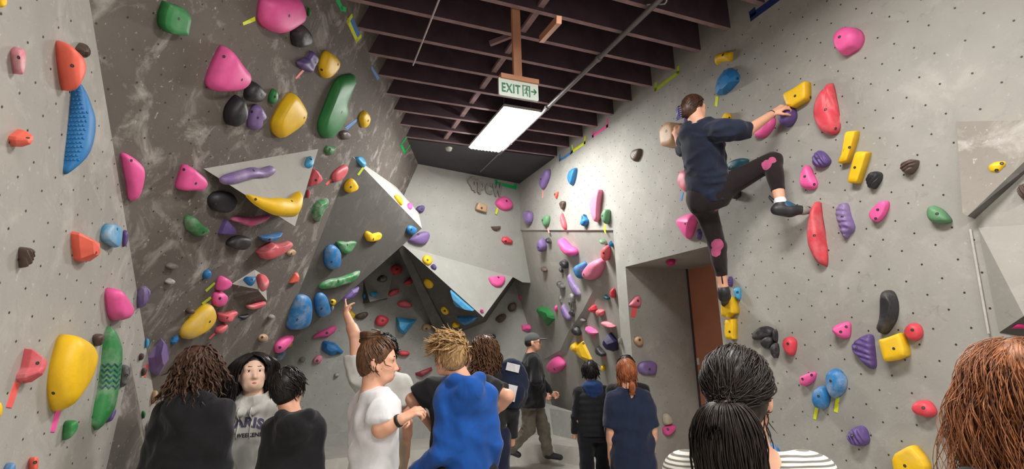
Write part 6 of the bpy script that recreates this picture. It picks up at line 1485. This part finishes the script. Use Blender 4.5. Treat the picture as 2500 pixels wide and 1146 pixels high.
b = hair_base(hd, 1.03); ps = [grow(hd, rnd_dir(SCALP), lambda q: (q[0] * 3, -.1, -1), .09 + .06 * np.random.rand(), .012, .05 + .08 * np.random.rand(), .003, 60, jit=.25) for i in range(220)]
hair_obj('hair', o, HRM['black'], b, ps, .0050); fin(o)
# ---- 11 auburn ponytail, navy T-shirt
o = person('person with auburn hair tied low in an oversized navy T-shirt, back to us', 1528, 874, 3.9, 20); J = Pose(wd=.84); hd = Head((0, .015, 1.605), -6, 6)
body(o, hd, J, 'light', .009, curl=.5); top(o, 'tshirt', J, FB['navy2'], 'tee', 'short', seed=33, fold=.006, sl=1.35, rows=[(.66, .245, .165), (.80, .245, .165), (.95, .24, .16), (1.1, .23, .15), (1.25, .222, .138), (1.33, .19, .115), (1.40, .11, .082), (1.445, .082, .074)])
trousers(o, J, FB['darkpant']); shoes(o, J, MT['shoe'])
MB().tube([np.array(J.wr[1]) + [0, -.006, .03], np.array(J.wr[1]) + [0, -.004, .022]], .031, 12).build('bracelet', MT['band'], o, True)
tie = np.array([0, -.115, -.085]); b = hair_base(hd, 1.05); b.ell(hd(0, -.13, -.14), np.array([.034, .03, .06]), hd.M, .02)
ps = [grow(hd, rnd_dir(SCALP), lambda q: (tie - q) * 8, .14 + .05 * np.random.rand(), .012, .05, .001, 40, jit=.03) for i in range(330)]
ps += [np.array([hd(tie[0] + (.006 + .022 * t) * math.cos(a), tie[1] + (.006 + .018 * t) * math.sin(a) - .012 * t, tie[2] - .115 * t) for t in np.linspace(0, 1, 9)]) for a in np.random.uniform(0, 6.28, 90)]
ps += [grow(hd, rnd_dir(lambda r: abs(r[0]) > .6 and r[2] < .3 and r[1] < .4), lambda q: (q[0], -.1, -1), .16, .012, .06, .004, 60, jit=.2) for i in range(60)]
hair_obj('hair', o, HRM['auburn'], b, ps, .0052); fin(o)
# ---- 12 dark hair just behind the auburn head
o = person('person with short dark hair almost hidden behind the auburn-haired head', 1527, 866, 4.5, 20); J = Pose(); hd = Head((0, .015, 1.605), 0, 0)
body(o, hd, J, 'light', .012, hands=()); top(o, 'sweatshirt', J, FB['black'], 'fit', 'long', vox=.013); trousers(o, J, FB['darkpant'], vox=.014); shoes(o, J, MT['shoe'])
b = hair_base(hd, 1.05); ps = [grow(hd, rnd_dir(SCALP), lambda q: (q[0] * 3 + .3, .2, -1), .08, .012, .06 + .06 * np.random.rand(), .003, 60, jit=.3) for i in range(160)]
hair_obj('hair', o, HRM['black'], b, ps, .0052); fin(o)
# ---- 13 dark ponytail, striped top, foreground
o = person('person with a thick dark ponytail in a cream striped top, foreground, back to us', 1792, 836, 1.30, 30, .02); J = Pose(sh={-1: (-.165, 0, 1.36), 1: (.165, 0, 1.36)}); hd = Head((0, .012, 1.600), 26, 2)
body(o, hd, J, 'light', .0085, hands=())
top(o, 'striped_top', J, FB['stripe'], 'fit', 'long', vox=.009, fold=.002, rows=[(.86, .165, .115), (1.0, .165, .115), (1.18, .17, .122), (1.28, .185, .12), (1.335, .18, .105), (1.365, .14, .09), (1.385, .10, .08)])
trousers(o, J, FB['darkpant']); shoes(o, J, MT['white'])
tie = np.array([-.012, -.122, -.030]); b = hair_base(hd, 1.06)
for c_, r_ in (((-.012, -.135, -.035), (.022, .02, .02)), ((-.014, -.145, -.095), (.055, .034, .05)), ((-.016, -.145, -.17), (.068, .042, .085)), ((-.008, -.13, -.29), (.054, .038, .11))): b.ell(hd(*c_), np.array(r_), hd.M, .03)
ps = [grow(hd, rnd_dir(SCALP), lambda q: (tie - q) * 8, .17 + .04 * np.random.rand(), .009, .075 + .09 * np.random.rand() ** 2, .004, 34, jit=.10) for i in range(800)]
for i in range(760):
    a = np.random.uniform(0, 6.28); g = np.random.rand() ** .5 if i % 5 < 2 else np.random.uniform(.78, 1.06); n_ = 18; ln = .30 + .16 * np.random.rand(); ph = np.random.uniform(0, 6.28)
    t = np.linspace(0, 1, n_); wd = .012 + .088 * np.minimum(1, (t * 3.2)) ** .8 * (1 - .35 * t); out = -.03 * np.sin(np.minimum(t * 5, 3.14)) * .9
    wv_ = .006 * np.sin(ph + t * ln * 38) * t
    ps.append(np.stack([hd(tie[0] + g * wd[k] * math.cos(a) + wv_[k], tie[1] - .012 + out[k] + g * wd[k] * .65 * math.sin(a) + wv_[k] * .6, tie[2] + .026 * math.sin(min(t[k] * 9, 3.14)) - ln * t[k] ** 1.15) for k in range(n_)]))
ps += [grow(hd, rnd_dir(lambda r: r[0] > .3 and r[2] < -.1 and r[1] < .5), lambda q: (q[0] * .8, .0, -1), .10 + .16 * np.random.rand(), .010, .04, .006, 60, jit=.18) for i in range(30)]
hair_obj('hair', o, HRM['pony'], b, ps, .0021)
tb = [hd(tie[0] + .022 * math.cos(t), tie[1] - .004, tie[2] + .020 * math.sin(t)) for t in [k * .524 for k in range(13)]]
MB().tube(tb, .007, 8, False).build('hair_tie', MT['scrunchie'], o, True); fin(o)
# ---- 14 copper red hair at the right edge
o = person('person with loose copper red hair at the right frame edge, back to us', 2478, 810, 1.12, 22, .03); J = Pose(); hd = Head((0, .012, 1.600), 20, 0)
body(o, hd, J, 'light', .009, hands=()); top(o, 'sweatshirt', J, FB['black'], 'fit', 'long', vox=.011); trousers(o, J, FB['darkpant']); shoes(o, J, MT['white'])
b = hair_base(hd, 1.10); b.ell(hd(0, -.06, -.11), np.array([.082, .062, .11]), hd.M, .04); b.ell(hd(.01, -.065, -.22), np.array([.078, .055, .10]), hd.M, .04)
ps = [grow(hd, rnd_dir(lambda r: SCALP(r) and r[2] > -.25), lambda q: (q[0] * 5 * (q[2] > -.03), -.12 * (q[2] > -.05) - 5 * max(q[1], 0), -1), .30 + .20 * np.random.rand(), .019, .06 + .17 * np.random.rand() ** 1.5, .011, 32, jit=.09, coh=.8) for i in range(1900)]
ps += [grow(hd, rnd_dir(lambda r: r[0] < -.2 and r[2] > -.2 and r[2] < .1 and r[1] < .2), lambda q: (-.12, .0, -1), .24 + .14 * np.random.rand(), .011, .12, .012, 60, jit=.12) for i in range(60)]
hair_obj('hair', o, HRM['copper'], b, ps, .0012); fin(o)
# ------------------------------------------------------------------ the climber on the right wall (joints placed at their distance from the wall)
def cw(px, py, off): return np.array(PR.off(off).hit(px, py))
o = empty('person', (XR - .35, PR.off(.35).hit(1735, 470).y, 0)); base = np.array(o.location)
base[2] = PR.off(.1).hit(1772, 760).z; o.location = base
tag(o, 'person climbing the right wall in a navy sweatshirt and black leggings with pink patches', 'person')
bpy.context.view_layer.update()
c = lambda px, py, off: cw(px, py, off) - base
hip = {-1: c(1712, 482, .44), 1: c(1750, 468, .38)}; kn = {1: c(1886, 392, .16), -1: c(1752, 602, .26)}; an = {1: c(1906, 500, .20), -1: c(1766, 704, .20)}
toe = {1: c(1972, 512, .06), -1: c(1771, 742, .07)}
sh = {-1: c(1686, 322, .58), 1: c(1760, 318, .55)}; el = {1: c(1828, 318, .38), -1: c(1666, 366, .36)}; wr = {1: c(1886, 278, .15), -1: c(1652, 330, .19)}
neck = c(1708, 300, .57); headc = c(1693, 260, .57); pel = (hip[1] + hip[-1]) / 2
pass
# torso frame: x across the shoulders, z up the spine, y towards the wall
zv = neck - pel; zv /= np.linalg.norm(zv); xv = sh[1] - sh[-1]; xv -= zv * (xv @ zv); xv /= np.linalg.norm(xv); yv = np.cross(zv, xv)
TF = (pel, np.stack([xv, yv, zv])); TL = float(np.linalg.norm(neck - pel))
Tf = lambda x, y, z: pel + xv * x + yv * y + zv * z
hd = Head(headc, 0, 0, 0, 1.0)
az_ = math.degrees(math.atan2(yv[0], yv[1])) + 38
hd = Head(headc, az_ - 34, 6, 8, .84)
d = SDF(.0064)
rows = [(-.06, .12, .09), (.04, .132, .10), (TL * .38, .12, .09), (TL * .65, .13, .095), (TL * .85, .13, .09), (TL * .97, .09, .07)]
d.loft(rows, .03, 2.2, TF); d.cap(sh[-1], sh[1], .05, k=.05)
d.cap(Tf(0, 0, TL * .95), hd(0, -.015, -.06), .058, .052, .03); hd.add(d)
for q in (-1, 1):
    d.cap(sh[q], el[q], .048, .039, .03); d.cap(el[q], wr[q], .040, .026, .015)
    d.cap(hip[q], kn[q], .085, .056, .04); d.cap(kn[q], an[q], .053, .034, .02); m = kn[q] * .68 + an[q] * .32; d.ell(m + np.array([-.02, -.01, 0]), (.045, .045, .085), None, .03); d.cap(an[q], an[q] + (toe[q] - an[q]) * .65 - (kn[q] - an[q]) / np.linalg.norm(kn[q] - an[q]) * .02, .033, .014, .02)
hand(d, wr[1], c(1916, 258, .10) - wr[1], np.array([1, .0, -.25]), np.array([-.1, .6, -.6]), .85, .98)
hand(d, wr[-1], c(1640, 308, .17) - wr[-1], np.array([1, -.2, -.2]), np.array([0, -.8, .3]), .8, .98)
bo = sdf_obj('body', d, SK['light'], o, 1, lambda V: hd.carve(V)); hd.face_parts(o, MT)
# sweatshirt, sleeves pushed to the elbow
d = SDF(.0085); d.loft([(-.05, .155, .125), (.06, .162, .13), (TL * .45, .155, .125), (TL * .72, .162, .122), (TL * .88, .155, .11), (TL * .98, .10, .085), (TL * 1.02, .075, .07)], .03, 2.3, TF)
for q in (-1, 1): d.cap(Tf(q * .05, 0, TL * .93), sh[q], .062, .070, .05); d.cap(sh[q], sh[q] + (el[q] - sh[q]) * .6, .068, .064, .04); d.cone(sh[q] + (el[q] - sh[q]) * .4, el[q] + (el[q] - sh[q]) * .06, .066, .054, .03)
d.fold(.005, .13, 41); d.cut(Tf(0, 0, -.035), -zv); sdf_obj('sweatshirt', d, FB['navy'], o, 2)
d = SDF(.006); nk = Tf(0, .0, TL * .99); d.cap(nk - zv * .012, nk + zv * .016, .076, .066, .01); d.cut(nk + zv * .018, zv); sdf_obj('collar', d, FB['greytee'], o)
# leggings
d = SDF(.0075); d.loft([(-.09, .13, .115), (-.03, .155, .125), (.05, .16, .118), (.14, .14, .10)], .05, 2.1, TF)
for q in (-1, 1):
    d.ell(pel * .35 + hip[q] * .65 - zv * .03 - yv * .05, (.085, .085, .095), None, .05)
    d.cap(hip[q], kn[q], .092, .062, .05); e = an[q] + (kn[q] - an[q]) * .30; d.cone(kn[q], e, .060, .044, .03); m = kn[q] * .68 + an[q] * .32; d.ell(m + np.array([-.02, -.012, 0]), (.052, .05, .085), None, .03)
lg = sdf_obj('leggings', d, FB['legging'], o, 1)
kp = [(c(1868, 403, .10), .045), (c(1751, 602, .32), .05), (c(1748, 512, .40), .028)]
camL = np.array(CAM) - base
def near_ray(px, py, r):
    dr = np.array(ray(px, py)); dr = dr / np.linalg.norm(dr)
    def f(p):
        v = np.array(p) - camL; return np.linalg.norm(v - dr * (v @ dr)) < r and True
    return f
bvl = BVHTree.FromPolygons([v.co for v in lg.data.vertices], [p.vertices for p in lg.data.polygons])
nt = FB['legging'].node_tree; pb = nt.nodes['Principled BSDF']; srcc = pb.inputs['Base Color'].links[0].from_socket
tcn = N(nt, 'ShaderNodeTexCoord'); nz = N(nt, 'ShaderNodeTexNoise', Scale=22.0); nt.links.new(tcn.outputs['Object'], nz.inputs['Vector'])
acc_ = None
for px, py, r in ((1872, 403, .036), (1886, 392, .026), (1752, 598, .045), (1746, 616, .036), (1752, 512, .024)):
    hit = bvl.ray_cast(Vector(camL), ray(px, py).normalized())[0]
    if hit is None: continue
    dn_ = N(nt, 'ShaderNodeVectorMath', operation='DISTANCE'); nt.links.new(tcn.outputs['Object'], dn_.inputs[0]); dn_.inputs[1].default_value = hit
    ad = N(nt, 'ShaderNodeMath', operation='MULTIPLY_ADD'); nt.links.new(nz.outputs[0], ad.inputs[0]); ad.inputs[1].default_value = .02; nt.links.new(dn_.outputs['Value'], ad.inputs[2])
    lt = N(nt, 'ShaderNodeMath', operation='LESS_THAN'); nt.links.new(ad.outputs[0], lt.inputs[0]); lt.inputs[1].default_value = r + .01
    if acc_ is None: acc_ = lt.outputs[0]
    else:
        mx = N(nt, 'ShaderNodeMath', operation='MAXIMUM'); nt.links.new(acc_, mx.inputs[0]); nt.links.new(lt.outputs[0], mx.inputs[1]); acc_ = mx.outputs[0]
if acc_ is not None: nt.links.new(mixc(nt, acc_, srcc, s2l((176, 82, 122))), pb.inputs['Base Color'])
# climbing shoes
for q in (-1, 1):
    d = SDF(.005); f = toe[q] - an[q]; f = f / np.linalg.norm(f); up_ = kn[q] - an[q]; up_ /= np.linalg.norm(up_)
    heel = an[q] - up_ * .045 - f * .035
    d.cap(heel, an[q] + f * .05 - up_ * .035, .036, .040, .02); d.cap(an[q] + f * .05 - up_ * .03, toe[q] - up_ * .004, .040, .026, .03); d.cap(an[q] - up_ * .03, an[q] + up_ * .006, .042, .040, .02)
    d.cut(an[q] + up_ * .012, up_); s_ = sdf_obj('climbing_shoe', d, MT['shoe'], o)
    d = SDF(.005); d.cap(an[q] + f * .030 - up_ * .015 , an[q] + f * .060 - up_ * .024, .047, .044, .01); sdf_obj('strap', d, MT['shoeblue'] if q == 1 else MT['band'], s_)
    d = SDF(.005); d.cap(toe[q] - up_ * .012 - f * .03, toe[q] - up_ * .004 + f * .012, .033, .024, .01); sdf_obj('toe_cap', d, MT['sole'] if q == 1 else MT['shoe'], s_)
    MB().tube([heel + up_ * .05 - f * .012, heel + up_ * .085 - f * .035, heel + up_ * .10 - f * .03, heel + up_ * .07 - f * .0], .005, 6).build('pull_loop', MT['band'], s_, True)
# sock edge, bracelet
d = SDF(.005); u_ = kn[1] - an[1]; u_ /= np.linalg.norm(u_); d.cap(an[1] + u_ * .010, an[1] + u_ * .026, .041, .040, .01); sdf_obj('sock', d, FB['white'], o)
u_ = wr[1] - el[1]; u_ /= np.linalg.norm(u_); MB().tube([wr[1] - u_ * .012, wr[1] - u_ * .005], .0295, 14).build('bracelet', MT['band'], o, True)
# hair gathered in a low bun with a clip
tie = np.array([-.01, -.112, -.055]); b = hair_base(hd, 1.03); b.ell(hd(-.01, -.118, -.045), np.array([.042, .036, .05]), hd.M, .02)
ps = [grow(hd, rnd_dir(SCALP), lambda q: (tie - q) * 8, .14 + .05 * np.random.rand(), .010, .045, .001, 40, jit=.03) for i in range(420)]
ps += [np.array([hd(tie[0] + .042 * math.cos(t + a), tie[1] - .012 + .02 * math.sin(a * 3), tie[2] + .012 + .048 * math.sin(t + a)) for t in np.linspace(0, 2.2, 10)]) for a in np.random.uniform(0, 6.28, 90)]
hair_obj('hair', o, HRM['dkbrown'], b, ps, .0036)
mb = MB()
for k in range(6): mb.tube([hd(-.045 + .012 * math.sin(k), -.150, -.02 - .018 * k), hd(-.01, -.165, -.02 - .018 * k), hd(.02, -.150, -.02 - .018 * k)], .0055, 6)
mb.tube([hd(-.012, -.165, -.01), hd(-.012, -.168, -.12)], .007, 6).build('hair_clip', MT['clip'], o, True)
bpy.context.view_layer.update()
